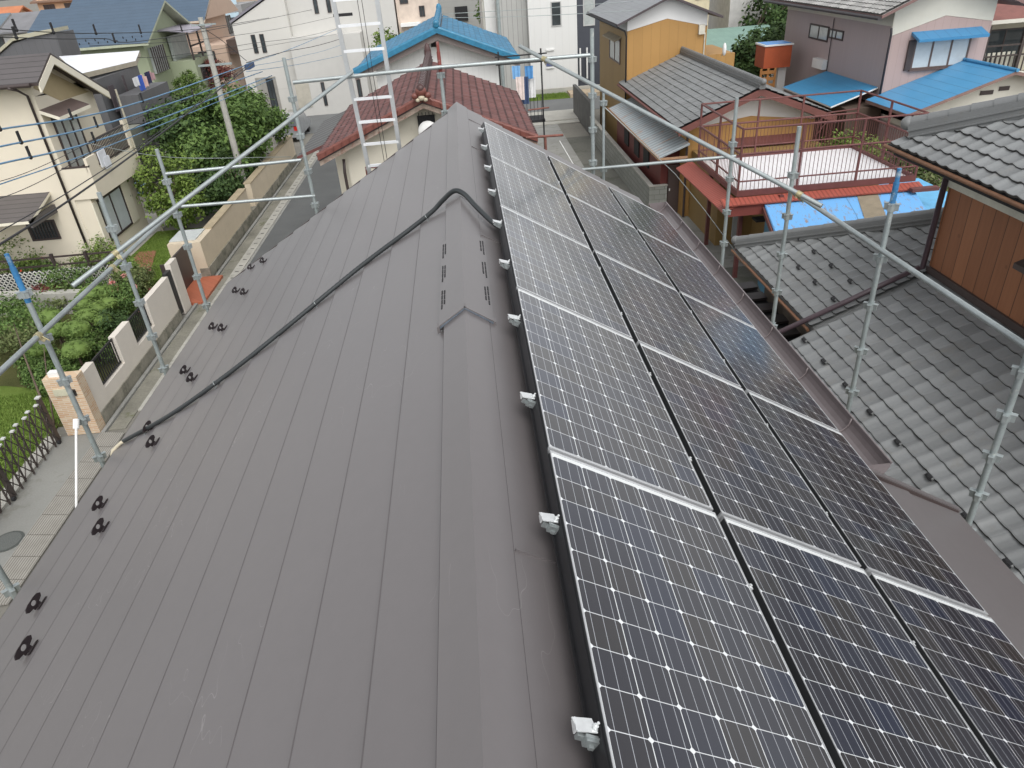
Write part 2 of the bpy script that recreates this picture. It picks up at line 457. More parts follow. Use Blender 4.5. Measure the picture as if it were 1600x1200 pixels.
for a, b in zip(lr[:-1], lr[1:]):
    m.face([SR(a, YN, HR), SR(a, YF, HR), SR(b, YF, HR+.011), SR(b, YN, HR+.011)])
    m.face([SR(b, YN, HR+.011), SR(b, YF, HR+.011), SR(b, YF, HR), SR(b, YN, HR)], 1)
for a, b in ((2.78, 3.085), (3.085, 3.39), (3.39, 3.9)):
    m.face([SR(a, YN, HR), SR(a, 3.73, HR), SR(b, 3.73, HR+.011), SR(b, YN, HR+.011)])
    m.face([SR(b, YN, HR+.011), SR(b, 3.73, HR+.011), SR(b, 3.73, HR), SR(b, YN, HR)])
m.slab(SR(2.78, YN, HR-.003), SR(2.78, YF, HR-.003), SR(.05, YF, HR-.003), SR(.05, YN, HR-.003), .12, 1)
m.slab(SR(3.9, YN, HR-.004), SR(3.9, 3.73, HR-.004), SR(2.78, 3.73, HR-.004), SR(2.78, YN, HR-.004), .12, 1)
# raised verge trim where the lower roof stops at the gutter
m.obox(SR(3.4, 3.745, HR+.0), SR(.52, 0), (0, .02, 0), SR(0, 0, .035), 0)
m.obox(SR(3.42, 3.715, HR+.012), SR(.47, 0), (0, .007, 0), SR(0, 0, .012), 1)
# cross joints between strips
for s0, s1, y in ((.09, .34, 1.79), (.09, .36, 4.98), (.09, .36, 7.75), (.09, .3, 9.2)):
    m.obox(SR((s0+s1)/2, y, HR+.008), SR((s1-s0)/2, 0), (0, .004, 0), SR(0, 0, .006), 0)
m.build('roof_slope', [roof_m, brown_m], H)
# ridge cap
XR = -.078; ZR = XR*SA/CA
def cap(y0, y1, hw=.125, lift=.046, drop=.03, mb=None):
    mb = mb or MB(); q = []
    for y in (y0, y1):
        q.append([Vector((XR-hw, y, ZR-hw*SA/CA+lift-drop)), Vector((XR-hw, y, ZR-hw*SA/CA+lift)), Vector((XR, y, ZR+lift+.012)),
                  Vector((XR+hw, y, ZR-hw*SA/CA+lift)), Vector((XR+hw, y, ZR-hw*SA/CA+lift-drop))])
    for i in range(4): mb.face([q[0][i], q[0][i+1], q[1][i+1], q[1][i]])
    mb.face([q[0][0], q[1][0], q[1][4], q[0][4]])
    mb.face(q[0][::-1]); mb.face(q[1]); return mb
mb = cap(YN, 3.55); cap(3.551, YF+.02, mb=mb)
for y in (5.66, ): cap(y, y+.3, .1265, .0485, .03, mb)
for hx in (-.127, .127):
    mb.obox((XR+hx, (YN+YF)/2, ZR-.127*SA/CA+.018+(.006 if hx > 0 else -.004)), (.0015, 0, 0), (0, (YF-YN)/2, 0), (0, 0, .016), 1)
rc = mb.build('ridge_cap', [roof_m, M('cap_edge', (.066, .058, .06), .5)], H)
# ridge vent
mb = cap(3.58, 4.86, .152, .062, .04)
rv = mb.build('ridge_vent', roof_m, H)
mb = MB()
for sd in (-1, 1):
    for g in range(3):
        y0 = 3.74+g*.40
        for row, n, dy in ((.137, 4, 0), (.121, 3, .045)):
            for k in range(n):
                x = XR+sd*row; z = ZR-row*SA/CA+.062
                mb.obox((x, y0+dy+k*.068+.03, z+.0135*(1-row/.152)), (sd*.004*CA, 0, -.004*SA), (0, .027, 0), (sd*.003*SA, 0, .003*CA))
so = mb.build('vent_slots', dark_m, None); so.parent = rv
for v in so.data.vertices: v.co -= Vector(H['_o'])
mb = MB()
for sd in (-1, 1):
    a = Vector((XR, 3.565, ZR+.062)); b = Vector((XR+sd*.148, 3.565, ZR-.148*SA/CA+.050))
    mb.obox((a+b)/2, (b-a)/2, (0, .014, 0), (0, 0, .009)); mb.obox((a+b)/2+Vector((0, -.004, .013)), (b-a)/2*1.06, (0, .020, 0), (0, 0, .004), 1)
    mb.obox((XR+sd*.156, 3.57, ZR-.152*SA/CA+.038), (.008, 0, 0), (0, .025, 0), (0, 0, .02), 1)
so = mb.build('end_flashing', [M('bluish_bare_steel', (.30, .36, .43), .35, .6, .2, 20), roof_m], None); so.parent = rv
for v in so.data.vertices: v.co -= Vector(H['_o'])
# walls below the roof
wallm = siding('cream_house_siding', (.5, .46, .38), .45, .8, .04, horiz=True)
mb = MB()
xl, xr = -3.15, 1.95
mb.prism([(xl, YN), (xr, YN), (xr, 9.45), (xl, 9.45)], G, -1.95)
mb.prism([(1.95, YN), (2.85, YN), (2.85, 3.4), (1.95, 3.4)], G, -2.3)
mb.ext([(xl, 9.45, -1.95), (xr, 9.45, -1.95), (xr, 9.45, -1.42), (XR, 9.45, ZR-.16), (xl, 9.45, -2.02)], (0, -.2, 0))
mb.build('wall', wallm, H)
# gutter on the right eave, half round with brackets
mb = MB(); gy0, gy1 = 3.76, 9.85; gx, gz, gr = 2.61, -1.555, .13
N = 10
for i in range(N):
    a0, a1 = PI+PI*i/N, PI+PI*(i+1)/N
    for r, o in ((gr, 1), (gr-.006, -1)):
        p = [(gx+r*math.cos(a0), gy0, gz+r*math.sin(a0)), (gx+r*math.cos(a0), gy1, gz+r*math.sin(a0)), (gx+r*math.cos(a1), gy1, gz+r*math.sin(a1)), (gx+r*math.cos(a1), gy0, gz+r*math.sin(a1))]
        mb.face(p if o > 0 else p[::-1], 0, smooth=True)
mb.tube((gx+gr, gy0, gz), (gx+gr, gy1, gz), .009, 6)
mb.face([(gx+gr*math.cos(PI+PI*i/N), gy1, gz+gr*math.sin(PI+PI*i/N)) for i in range(N+1)])
mb.face([(gx+gr*math.cos(PI+PI*i/N), gy0, gz+gr*math.sin(PI+PI*i/N)) for i in range(N+1)])
y = gy0+.55
while y < gy1:
    mb.path([(gx+(gr-.014)*math.cos(a), y, gz+(gr-.014)*math.sin(a)) for a in [PI+PI*k/8 for k in range(9)]], .007, 5, 1)
    y += .78
mb.build('gutter', [M('brown_gutter_plastic', (.19, .165, .168), .35, 0, .12, 3), M('gutter_bracket', (.2, .17, .17), .4)], H)
mb = MB(); mb.box(2.86, 2.88, YN, 3.7, -2.62, -2.35); mb.build('fascia', brown_m, H)
mb = MB(); mb.box(-3.64, -3.60, YN, YF, -2.36, -2.21); mb.build('fascia', brown_m, H)

# ------------------------------------------------------------------ solar panels
def cellmat():
    t = NT('solar_cells'); b = t.b
    b.inputs['Roughness'].default_value = .3; b.inputs['Specular IOR Level'].default_value = .15
    U = t.uv(); oi = t.new('ShaderNodeObjectInfo').outputs['Random']
    fx, fy = t.math('FRACT', U[0]), t.math('FRACT', U[1])
    dx = t.math('MINIMUM', fx, t.math('SUBTRACT', 1.0, fx)); dy = t.math('MINIMUM', fy, t.math('SUBTRACT', 1.0, fy))
    gap = t.math('MAXIMUM', t.math('LESS_THAN', dx, .0105), t.math('LESS_THAN', dy, .0095))
    cor = t.math('LESS_THAN', t.math('ADD', dx, dy), .083)
    white = t.math('MAXIMUM', gap, cor)
    bx = t.math('FRACT', t.math('MULTIPLY', U[0], 3.0))
    bus = t.math('LESS_THAN', t.math('ABSOLUTE', t.math('SUBTRACT', bx, .5)), .019)
    fing = t.math('LESS_THAN', t.math('FRACT', t.math('MULTIPLY', U[1], 52.0)), .12)
    cu, cv = t.math('FLOOR', U[0]), t.math('FLOOR', U[1])
    k = t.math('ADD', t.math('ADD', t.math('MULTIPLY', cu, 17.17), t.math('MULTIPLY', cv, 5.431)), t.math('MULTIPLY', oi, 91.7))
    wn = t.new('ShaderNodeTexWhiteNoise', noise_dimensions='1D'); t.link(k, wn.inputs['W'])
    k2 = t.math('ADD', k, 3.3); w2 = t.new('ShaderNodeTexWhiteNoise', noise_dimensions='1D'); t.link(k2, w2.inputs['W'])
    c = t.mix(wn.outputs[0], (.010, .011, .022), (.017, .0145, .015))
    c = t.mix(t.ramp(w2.outputs[0], .72, 1.0), c, (.009, .014, .034))
    c = t.mix(t.math('MULTIPLY', fing, .15), c, (.15, .15, .17))
    c = t.mix(bus, c, (.42, .44, .48))
    c = t.mix(white, c, (.70, .72, .74))
    t.col(c)
    n = t.noise(40, 3)
    b.inputs['Coat Weight'].default_value = 1.0; b.inputs['Coat Roughness'].default_value = .12; b.inputs['Coat IOR'].default_value = 1.45
    t.link(t.math('MULTIPLY_ADD', n, .12, .3), b.inputs['Roughness'])
    return t.m
cells_m = cellmat()
sheet_m = M('white_backsheet_under_glass', (.66, .68, .68), .18, 0, .03)
frame_m = M('silver_module_frame', (.55, .56, .57), .35, .5, .08)
frame_k = M('dark_module_frame_side', (.05, .052, .055), .4, .3, .15)
PW, PL, GP, S0, Y0 = .808, 1.58, .0459, .2106, 8.6593
HT = .10
def make_panel():
    root = thing('solar_panel', '', 'solar panel', (0, 0, 0))
    m = MB()      # local: x down slope, y along ridge (towards far end negative k), z normal
    L = .011
    m.box(0, PW, 0, L, -.046, 0); m.box(0, PW, PL-L, PL, -.046, 0)
    for x0, x1 in ((0, L*.3), (PW-L*.3, PW)):
        m.box(x0, x1, L, PL-L, -.003, 0, 0); m.box(x0, x1, L, PL-L, -.046, -.003, 1)
    m.build('frame', [frame_m, frame_k], root)
    m = MB(); z = -.003
    m.face([(L*.3, L, z), (PW-L*.3, L, z), (PW-L*.3, PL-L, z), (L*.3, PL-L, z)], 0)
    x0, x1, y0, y1 = .0065, PW-.0065, .016, PL-.032
    m.face([(x0, y0, z+.0012), (x1, y0, z+.0012), (x1, y1, z+.0012), (x0, y1, z+.0012)], 1, [(0, 0), (6, 0), (6, 12), (0, 12)])
    m.face([(L, L, -.04), (L, PL-L, -.04), (PW-L, PL-L, -.04), (PW-L, L, -.04)], 0)
    m.build('glass', [sheet_m, cells_m], root)
    return root
pr = make_panel()
colname = ['column beside the ridge', 'middle column', 'column beside the gutter']
rowname = ['farthest', 'second farthest', 'middle', 'second nearest', 'nearest']
first = True
for c in range(3):
    for r in range(5):
        s = S0+c*(PW+GP); y1 = Y0-r*1.6
        p = SR(s, y1-PL-.005, HT)
        lab = '%s dark solar panel in the %s on the brown roof' % (rowname[r], colname[c])
        if first: pr.location = p; pr.rotation_euler = (0, AL, 0); pr['label'] = lab; pr['group'] = 'solar panels on the brown roof'; first = False
        else: dup(pr, p, lab, 'solar panels on the brown roof', (0, AL, 0))
# rails under the panels
for s, w, lab in ((S0+.03, .022, 'long black rail under the ridge-side edge of the solar panels'), (S0+PW+GP/2, .02, 'long black rail in the gap between ridge-side and middle panel columns'),
               (S0+2*PW+GP*1.5, .02, 'long black rail in the gap between middle and gutter-side panel columns'), (S0+3*PW+2*GP-.03, .022, 'long black rail under the gutter-side edge of the solar panels')):
    m = MB(); m.obox(SR(s, 4.66, .034), SR(w, 0), (0, 4.03, 0), SR(0, 0, .018)); m.obox(SR(s+w*.6, 4.66, -.01), SR(.004, 0), (0, 4.03, 0), SR(0, 0, .026))
    single(m, 'mounting_rail', black_m, lab, 'rail', 'rails carrying the solar panels')
m = MB(); m.obox(SR(S0-.004, 4.66, .062), SR(.003, 0), (0, 4.02, 0), SR(0, 0, .026)); m.obox(SR(S0-.008, 4.66, .037), SR(.007, 0), (0, 4.02, 0), SR(0, 0, .002))
single(m, 'trim_strip', black_m, 'thin black trim along the ridge-side face of the solar panels', 'trim')
zinc = M('bright_zinc', (.80, .82, .82), .32, .6, .12, 20, 60)
zinc_d = M('dull_zinc', (.35, .38, .38), .4, .7, .2, 30, 60)
# roof clamps
def make_clamp():
    root = thing('roof_clamp', '', 'clamp', (0, 0, 0))
    m = MB()
    m.obox((-.052, .028, .030), (.042, 0, .010), (-.010, .030, 0), (0, 0, .003))
    m.obox((-.09, .03, .012), (.003, 0, 0), (0, .03, 0), (0, 0, .014))
    m.build('plate', zinc, root)
    m = MB(); m.obox((-.02, -.022, .006), (.030, 0, 0), (0, .016, 0), (0, 0, .022)); m.obox((-.035, -.005, -.002), (.045, 0, 0), (0, .008, 0), (0, 0, .014)); m.obox((-.022, -.022, .030), (.034, 0, 0), (0, .004, 0), (0, 0, .004))
    m.obox((-.016, -.042, -.004), (.012, 0, 0), (0, .008, 0), (0, 0, .008))
    m.build('jaw', zinc_d, root)
    m = MB(); m.tube((-.012, .02, .02), (-.012, .02, .075), .0065, 8); m.tube((-.012, .02, .045), (-.012, .02, .056), .013, 6); m.tube((-.012, .02, .036), (-.012, .02, .040), .018, 10)
    m.build('bolt', zinc, root)
    return root
ck = make_clamp(); first = True
ords = ['farthest', 'second farthest', 'third farthest', 'fourth farthest', 'fifth farthest', 'fifth nearest', 'fourth nearest', 'third nearest', 'second nearest', 'nearest']
for i, y in enumerate([8.29, 7.46, 6.64, 5.86, 5.06, 4.27, 3.46, 2.66, 1.86, 1.08]):
    lab = '%s bright zinc roof clamp at the ridge-side edge of the panels' % ords[i]
    p = SR(S0-.012, y-.01, .055)
    if first: ck.location = p; ck.rotation_euler = (0, AL, 0); ck.scale = (.62, .62, .62); ck['label'] = lab; ck['group'] = 'zinc clamps along the panel edge'; first = False
    else: dup(ck, p, lab, 'zinc clamps along the panel edge', (0, AL, 0))
# small mid clamps in the two gaps
proto = None
for g, gn in ((0, 'ridge-side'), (1, 'gutter-side')):
    for i, y in enumerate([8.30, 7.45, 6.65, 5.85, 5.05, 4.25, 3.45, 2.65, 1.85]):
        s = S0+PW+GP/2+g*(PW+GP)
        lab = '%s small silver clamp in the %s black gap between panels' % (['farthest', 'second farthest', 'third farthest', 'fourth farthest', 'middle', 'fourth nearest', 'third nearest', 'second nearest', 'nearest'][i], gn)
        if proto is None:
            m = MB(); m.box(-.010, .010, -.012, .012, 0, .006); m.tube((0, 0, .006), (0, 0, .014), .006, 6)
            proto = m.build('panel_clamp', zinc); tag(proto, lab, 'clamp', 'small clamps in the panel gaps'); o = proto
        else:
            o = proto.copy(); C.objects.link(o); o['label'] = lab
        o.location = SR(s-.012, y, .088); o.rotation_euler = (0, AL, 0)
# ------------------------------------------------------------------ snow guards
def make_guard():
    root = thing('snow_guard', '', 'snow guard', (0, 0, 0)); m = MB()
    # peanut shaped upright plate with a hole, standing across the slope: local x up-slope, y along, z normal
    n = 12; O_ = []; I_ = []
    for k in range(n):
        a = 2*PI*k/n; ca, sa = math.cos(a), math.sin(a)
        sg = 1 if ca > 0 else -1
        r = .046*(.72+.42*abs(ca)**1.5)
        O_.append((r*1.75*ca, .038+r*.68*sa)); I_.append((.026*ca, .036+.015*sa))
    for x in (-.004, .004):
        for k in range(n):
            j = (k+1) % n
            q = [(x, O_[k][0], O_[k][1]), (x, O_[j][0], O_[j][1]), (x, I_[j][0], I_[j][1]), (x, I_[k][0], I_[k][1])]
            m.face(q if x > 0 else q[::-1])
    for k in range(n):
        j = (k+1) % n
        m.face([(-.004, *O_[k]), (-.004, *O_[j]), (.004, *O_[j]), (.004, *O_[k])][::-1]); m.face([(-.004, *I_[k]), (-.004, *I_[j]), (.004, *I_[j]), (.004, *I_[k])])
    m.build('plate', M('black_guard_metal', (.03, .022, .024), .45, .3, .2), root)
    m = MB(); m.box(-.004, .004, -.034, .034, 0, .016); m.box(-.003, .05, -.016, .016, 0, .005); m.box(.034, .052, -.052, .052, 0, .006)  # wide outer bar, added to the foot, is shaped as the plate's shadow strip
    m.build('foot', M('black_guard_metal'), root)
    return root
gp = make_guard(); first = True
lower = [9.62, 8.81, 7.76, 6.73, 5.68, 4.60, 3.58]; upper = [9.395, 8.34, 7.35, 6.26, 5.18, 4.12, 3.06]
on7 = ['farthest', 'second farthest', 'third farthest', 'middle', 'third nearest', 'second nearest', 'nearest']
for row, ys, s in (('eave-side', lower, 3.69), ('ridge-side', upper, 3.385)):
    for i, y in enumerate(ys):
        lab = '%s small black snow guard in the %s row on the left roof slope' % (on7[i], row)
        if first: gp.location = SL(s, y, .008); gp.rotation_euler = (0, -AL, 0); gp['label'] = lab; gp['group'] = 'snow guards on the brown roof'; first = False
        else: dup(gp, SL(s, y, .008), lab, 'snow guards on the brown roof', (0, -AL, 0))
# ------------------------------------------------------------------ conduit over the ridge
def smooth(pts, n=8):
    P = [Vector(p) for p in pts]; P = [P[0]*2-P[1]]+P+[P[-1]*2-P[-2]]; out = []
    for i in range(1, len(P)-2):
        for k in range(n):
            t = k/n; a, b, c, d = P[i-1], P[i], P[i+1], P[i+2]
            out.append(.5*((2*b)+(c-a)*t+(2*a-5*b+4*c-d)*t*t+(3*b-a-3*c+d)*t**3))
    out.append(P[-2]); return out
cond = thing('conduit', 'black corrugated cable conduit running from the panels over the ridge to the left eave', 'conduit', (-1.9, 5.6, -1.1))
h = .034
cpts = [SR(.27, 5.16, .015), SR(.16, 5.20, .02), Vector((XR+.12, 5.42, ZR+.035)), Vector((XR+.03, 5.62, ZR+.088)), Vector((XR-.05, 5.73, ZR+.085)), SL(.22, 5.80, .075), SL(.36, 5.83, .045), SL(.62, 5.84, h), SL(1.18, 5.81, h), SL(1.98, 5.62, h), SL(2.6, 5.52, h), SL(3.3, 5.55, h), SL(4.09, 5.80, h)]
P = smooth(cpts, 40)
rr = [.0205 if k % 2 else .0185 for k in range(len(P))]
m = MB(); m.path(P, rr, 10); m.build('hose', M('black_corrugated_plastic', (.035, .04, .042), .38, 0, .1, 5), cond)
for s, y in ((.42, 5.835), (1.62, 5.70), (2.75, 5.51), (3.72, 5.66)):
    m = MB(); c0 = SL(s, y, 0)
    m.path([SL(s, y, h)+Vector((0, .0, 0))+(Vector((0, 1, 0))*math.cos(a)+SL(0, 0, 1)*math.sin(a))*.024 for a in [PI*k/8-.2*(1-k/4) for k in range(9)]], .004, 5)
    m.obox(SL(s, y-.04, .012), SL(.008, 0), (0, .016, 0), SL(0, 0, .004)); m.obox(SL(s, y+.04, .012), SL(.008, 0), (0, .016, 0), SL(0, 0, .004))
    m.build('saddle', zinc_d, cond)
m = MB(); m.path([SL(4.05, 5.79, h), SL(4.13, 5.80, h), SL(4.24, 5.79, h-.01), SL(4.30, 5.76, h-.06), SL(4.33, 5.72, -.16)], .017, 10)
m.build('sleeve', M('cream_tape', (.62, .56, .42), .6), cond)

# =================================================================== SCAFFOLD
def scaffold_pole(x, y, z0, z1, label, zc=None, pitch=.475, tip=None, tiplen=.5, r=.0243, cat='scaffold pole', grp='upright scaffold poles'):
    t = thing('scaffold_pole', label, cat, (x, y, z0), grp)
    m = MB(); m.tube((x, y, z0), (x, y, z1-(tiplen if tip else 0)), r, 12); m.build('tube', steel2, t)
    if tip:
        m = MB(); m.tube((x, y, z1-tiplen), (x, y, z1-.12), r+.0008, 12); m.tube((x, y, z1-.12), (x, y, z1), r*.8, 12); m.build('painted_tip', tip, t)
    z = (zc if zc is not None else z1-.42)
    while z > z0+.2:
        m = MB()
        m.tube((x, y, z-.035), (x, y, z+.035), r+.009, 12)
        for k in range(4):
            a = PI/4+k*PI/2; d = Vector((math.cos(a), math.sin(a), 0)); p = Vector((x, y, z))+d*(r+.018)
            m.obox(p, d*.016, Vector((-d.y, d.x, 0))*.014, (0, 0, .028)); m.obox(p+Vector((0, 0, .03)), d*.022, Vector((-d.y, d.x, 0))*.019, (0, 0, .003))
        m.build('coupler', steel, t); z -= pitch
    m = MB(); m.box(x-.07, x+.07, y-.07, y+.07, z0, z0+.008); m.tube((x, y, z0+.008), (x, y, z0+.25), .017, 8); m.build('base_plate', steel, t)
    return t
XL, XS = -3.96, 3.62
scaffold_pole(XL, 9.70, G, -.22, 'left-side scaffold pole farthest along, beside the orange-tiled garden gate', -.64, .4475)
scaffold_pole(XL, 7.90, G, -.26, 'left-side scaffold pole in front of the white garden wall with grilles', -.66, .4475)
scaffold_pole(XL, 6.05, G, -.25, 'left-side scaffold pole with a blue painted top in front of the brick gatepost', -.62, .4475, tip=blue_paint, tiplen=.45)
scaffold_pole(XL, 4.33, G, -.2, 'left-side scaffold pole nearest to the viewer, seen at the lower left edge', -.66, .4475)
YG = 10.2
scaffold_pole(-2.23, YG, G, AY(445, 90, YG).z, 'scaffold pole behind the roof in front of the white modern house', AY(459, 155, YG).z, .475)
scaffold_pole(-.25, YG, G, AY(685, 65, YG).z, 'red-tipped scaffold pole behind the peak of the ridge', AY(691, 118, YG).z, .475, tip=red_paint, tiplen=.36)
scaffold_pole(1.76, YG, G, AY(923, 45, YG).z, 'thick scaffold pole beyond the far panels, in front of the alley', AY(924, 93, YG).z, .45, r=.027)
scaffold_pole(1.92, YG+.05, G, AY(938, 145, YG).z, 'short thin scaffold pole standing right beside the thicker one', AY(938, 163, YG).z, .9, r=.019)
scaffold_pole(XS, 9.80, G, -.22, 'right-side scaffold pole farthest along, in front of the railed terrace corner', -.82, .475)
scaffold_pole(XS, 7.83, G, -.19, 'right-side scaffold pole in front of the blue sheet roof', -.72, .475)
scaffold_pole(XS, 5.83, G, -.13, 'right-side scaffold pole with a blue painted top in front of the tiled roof', -.46, .475, tip=blue_paint, tiplen=.34)
scaffold_pole(XS, 3.93, G, -.2, 'right-side scaffold pole nearest to the viewer over the grey tiles', -.66, .36)
def pipe(p0, p1, label, r=.0243, clamps=(), mat=steel, grp='scaffold tubes', name='scaffold_tube'):
    p0, p1 = Vector(p0), Vector(p1); t = thing(name, label, 'scaffold tube', tuple(p0), grp)
    m = MB(); m.tube(p0, p1, r, 12); m.tube(p0, p0+(p1-p0)*.0008, r+.0012, 12); m.build('tube', mat, t)
    d = (p1-p0).normalized(); s = d.orthogonal().normalized(); u = d.cross(s)
    for f in clamps:
        c = p0+(p1-p0)*f; m = MB(); m.tube(c-d*.028, c+d*.028, r+.008, 12); m.obox(c+u*(r+.02), d*.02, s*.012, u*.022); m.tube(c+u*r+s*.02, c+u*(r+.07)+s*.02, .006, 6)
        m.build('clamp', M('rusty_zinc_clamp', (.45, .40, .24), .5, .5, .3, 30), t)
    return t
pipe(AX(-220, 785, XL+.06), AX(285, 316, XL+.06), 'long handrail tube on the left, crossing the garden from the lower left edge', clamps=(.36, .62))
pipe(AX(113, 447, XL+.0), AY(550, 113, YG-.1), 'sloping tube rising from the left garden up to the ladder', clamps=(.12,))
pipe((XL, 9.7, AX(262, 268, XL).z), AY(470, 250, YG), 'upper short tube between the farthest left pole and the pole behind the roof', .0215)
pipe((XL, 9.7, AX(275, 322, XL).z), AY(492, 306, YG), 'lower short tube between the farthest left pole and the pole behind the roof', .0215)
pipe(AY(458, 129, YG-.05), AY(697, 104, YG-.05), 'horizontal tube behind the ridge, its left half crossing the ladder', .0243)
pipe(AY(690, 105, YG-.11), AY(922, 86, YG-.11), 'horizontal tube behind the ridge, its right half ending at the thick pole', .0243)
pipe(AY(900, 266, YG), AX(1150, 244, XS), 'horizontal tube from the thick pole to the railed terrace corner', .0215)
pipe(AY(812, 72, YG-.25), AX(1284, 322, XS-.08), 'long sloping tube on the right from the blue-roofed house to the blue sheet roof', clamps=(.1, .94))
pipe(AX(1225, 290, XS-.02), AX(1760, 645, XS-.02), 'right handrail tube running over the grey tiled roof to the right edge', clamps=(.05, .09))
# thin steel wire at right
m = MB(); m.path([AY(942, 165, YG+.1), AX(1055, 272, 3.2), AX(1100, 327, XS+.1), AX(1160, 408, 4.6)], .006, 6)
single(m, 'steel_wire', steel, 'thin steel wire slanting down past the brown door', 'wire')
# slim white stay rod at lower left
m = MB(); m.tube(AX(119, 660, -3.98), AX(119.5, 806, -3.85), .012, 8); m.tube(AX(119, 655, -3.98), AX(119, 670, -3.98), .03, 8)
single(m, 'stay_rod', white_m, 'slim white rod hanging straight down from the blue-topped left pole', 'rod')
# ladder
lad = thing('ladder', 'tall aluminium ladder standing behind the roof beside the ropes', 'ladder', (-1.3, YG+.1, G), None)
def LP(u, v): return AY(u, v, YG+.1)
al = M('ladder_aluminium', (.55, .57, .58), .35, .7, .1)
for a, b in (((516, -20), (577, 268)), ((586, -20), (629, 262))):
    p, q = LP(*a), LP(*b); q2 = p+(q-p)*((G-p.z)/(q.z-p.z)); m = MB(); m.obox((p+q2)/2, (q2-p)/2, (.028, 0, 0), (0, .016, 0)); m.build('rail', al, lad)
p, q = LP(516, -20), LP(577, 268); a, b = LP(586, -20), LP(629, 262)
z = LP(537, 42).z+.6
while z > -3.5:
    f = (p.z-z)/(p.z-q.z); g = (a.z-z)/(a.z-b.z); P0 = p+(q-p)*f; P1 = a+(b-a)*g
    m = MB(); m.obox((P0+P1)/2, (P1-P0)/2, (0, .018, 0), (0, 0, .017)); m.build('rung', M('sky_bright_rung', (.86, .88, .9), .35, .35, .06), lad); z -= .295  # near-white rung colour paints in the sky reflected off the rung tops
for u0, u1, lab in ((555, 602, 'left one of two thin black ropes hanging in front of the ladder'), (562, 607, 'right one of two thin black ropes hanging in front of the ladder')):
    m = MB(); m.path([AY(u0, -20, YG-.02), AY((u0+u1)/2-1, 120, YG-.02), AY(u1, 262, YG-.02)], .004, 5)
    single(m, 'rope', dark_m, lab, 'rope', 'black ropes at the ladder')
m = MB(); p = AY(572, 261, YG+.2); q = AY(592, 261, YG+.2); m.tube(p, q, .018, 8); m.tube(p, p+Vector((0, 0, -.9)), .018, 8)
single(m, 'bracket', red_paint, 'small red bent pipe at the foot of the visible ladder', 'bracket')
m = MB(); p = AY(822, 215, YG+.4); q = AY(880, 211, YG+.4); c = AY(852, 214, YG+.4); m.tube(p, q, .018, 8); m.tube(c, c+Vector((0, 0, -1.5)), .018, 8)
m.tube(AY(825, 172, YG+.4), AY(858, 168, YG+.4), .012, 6)
single(m, 'scaffold_bracket', M('rusty_pipe', (.22, .09, .07), .7, .2, .35, 15), 'rusty red T-shaped pipe beyond the farthest solar panel', 'bracket')

# =================================================================== GROUND, STREETS
def struct(mb, name, mats): o = mb.build(name, mats); o['kind'] = 'structure'; return o
m = MB(); m.box(-400, 400, -60, 900, G-.6, G-.02); struct(m, 'ground', [M('packed_grey_ground', (.2, .19, .165), .95, 0, .25, .3, 8, .3)])
m = MB(); m.box(-8.62, -4.6, -6, 46, G-.1, G+.002); m.box(-8.62, -4.6, 46, 49.5, G-.1, G+.0)
struct(m, 'street', asphalt)
m = MB(); m.box(-60, 60, 49.5, 56, G-.1, G-.002); struct(m, 'cross_street', M('light_asphalt', (.15, .155, .155), .9, 0, .12, .6, 40, .3))
m = MB(); m.box(3.0, 6.95, 9.5, 42.0, G-.1, G+.001); m.box(6.95, 14, 9.5, 27.3, G-.1, G+.0); struct(m, 'alley', M('damp_concrete', (.13, .13, .112), .85, 0, .3, .45, 12, .25, dirt=((.07, .072, .055), .5, .52)))
m = MB(); m.box(3.1, 5.6, 33.5, 49.3, G+.0, G+.006); struct(m, 'alley_pavement', concrete)
m = MB(); m.box(3.4, 7.0, 45.8, 49.5, G, G+.05); m.box(3.4, 7.2, 46.5, 49.5, G+.05, G+.12); struct(m, 'kerb', concrete_l)
m = MB(); m.box(7.7, 9.6, 21.6, 27.3, G+.002, G+.007); struct(m, 'concrete_apron', concrete)
# gutter strip along the left street
m = MB(); m.box(-9.62, -9.52, 8, 44, G-.05, G+.05); m.box(-8.72, -8.62, -4, 44, G-.05, G+.012)
struct(m, 'kerb', concrete)
lid = M('drain_cover_concrete', (.40, .39, .35), .85, 0, .2, 1.5, 30, .3, dirt=((.2, .2, .16), 2, .55))
m = MB(); y = 16.0
while y < 44:
    m.box(-9.08, -8.74, y, y+.585, G-.05, G+.016); m.box(-8.98, -8.84, y+.26, y+.32, G+.0161, G+.018, 1); y += .6
struct(m, 'gutter_lids', [lid, dark_m])
m = MB(); m.box(-9.5, -9.09, 15.2, 44, G-.05, G+.004); struct(m, 'verge', M('mossy_verge', (.22, .212, .175), .95, 0, .35, 1.2, 15, .4, dirt=((.1, .11, .05), 1.8, .56)))
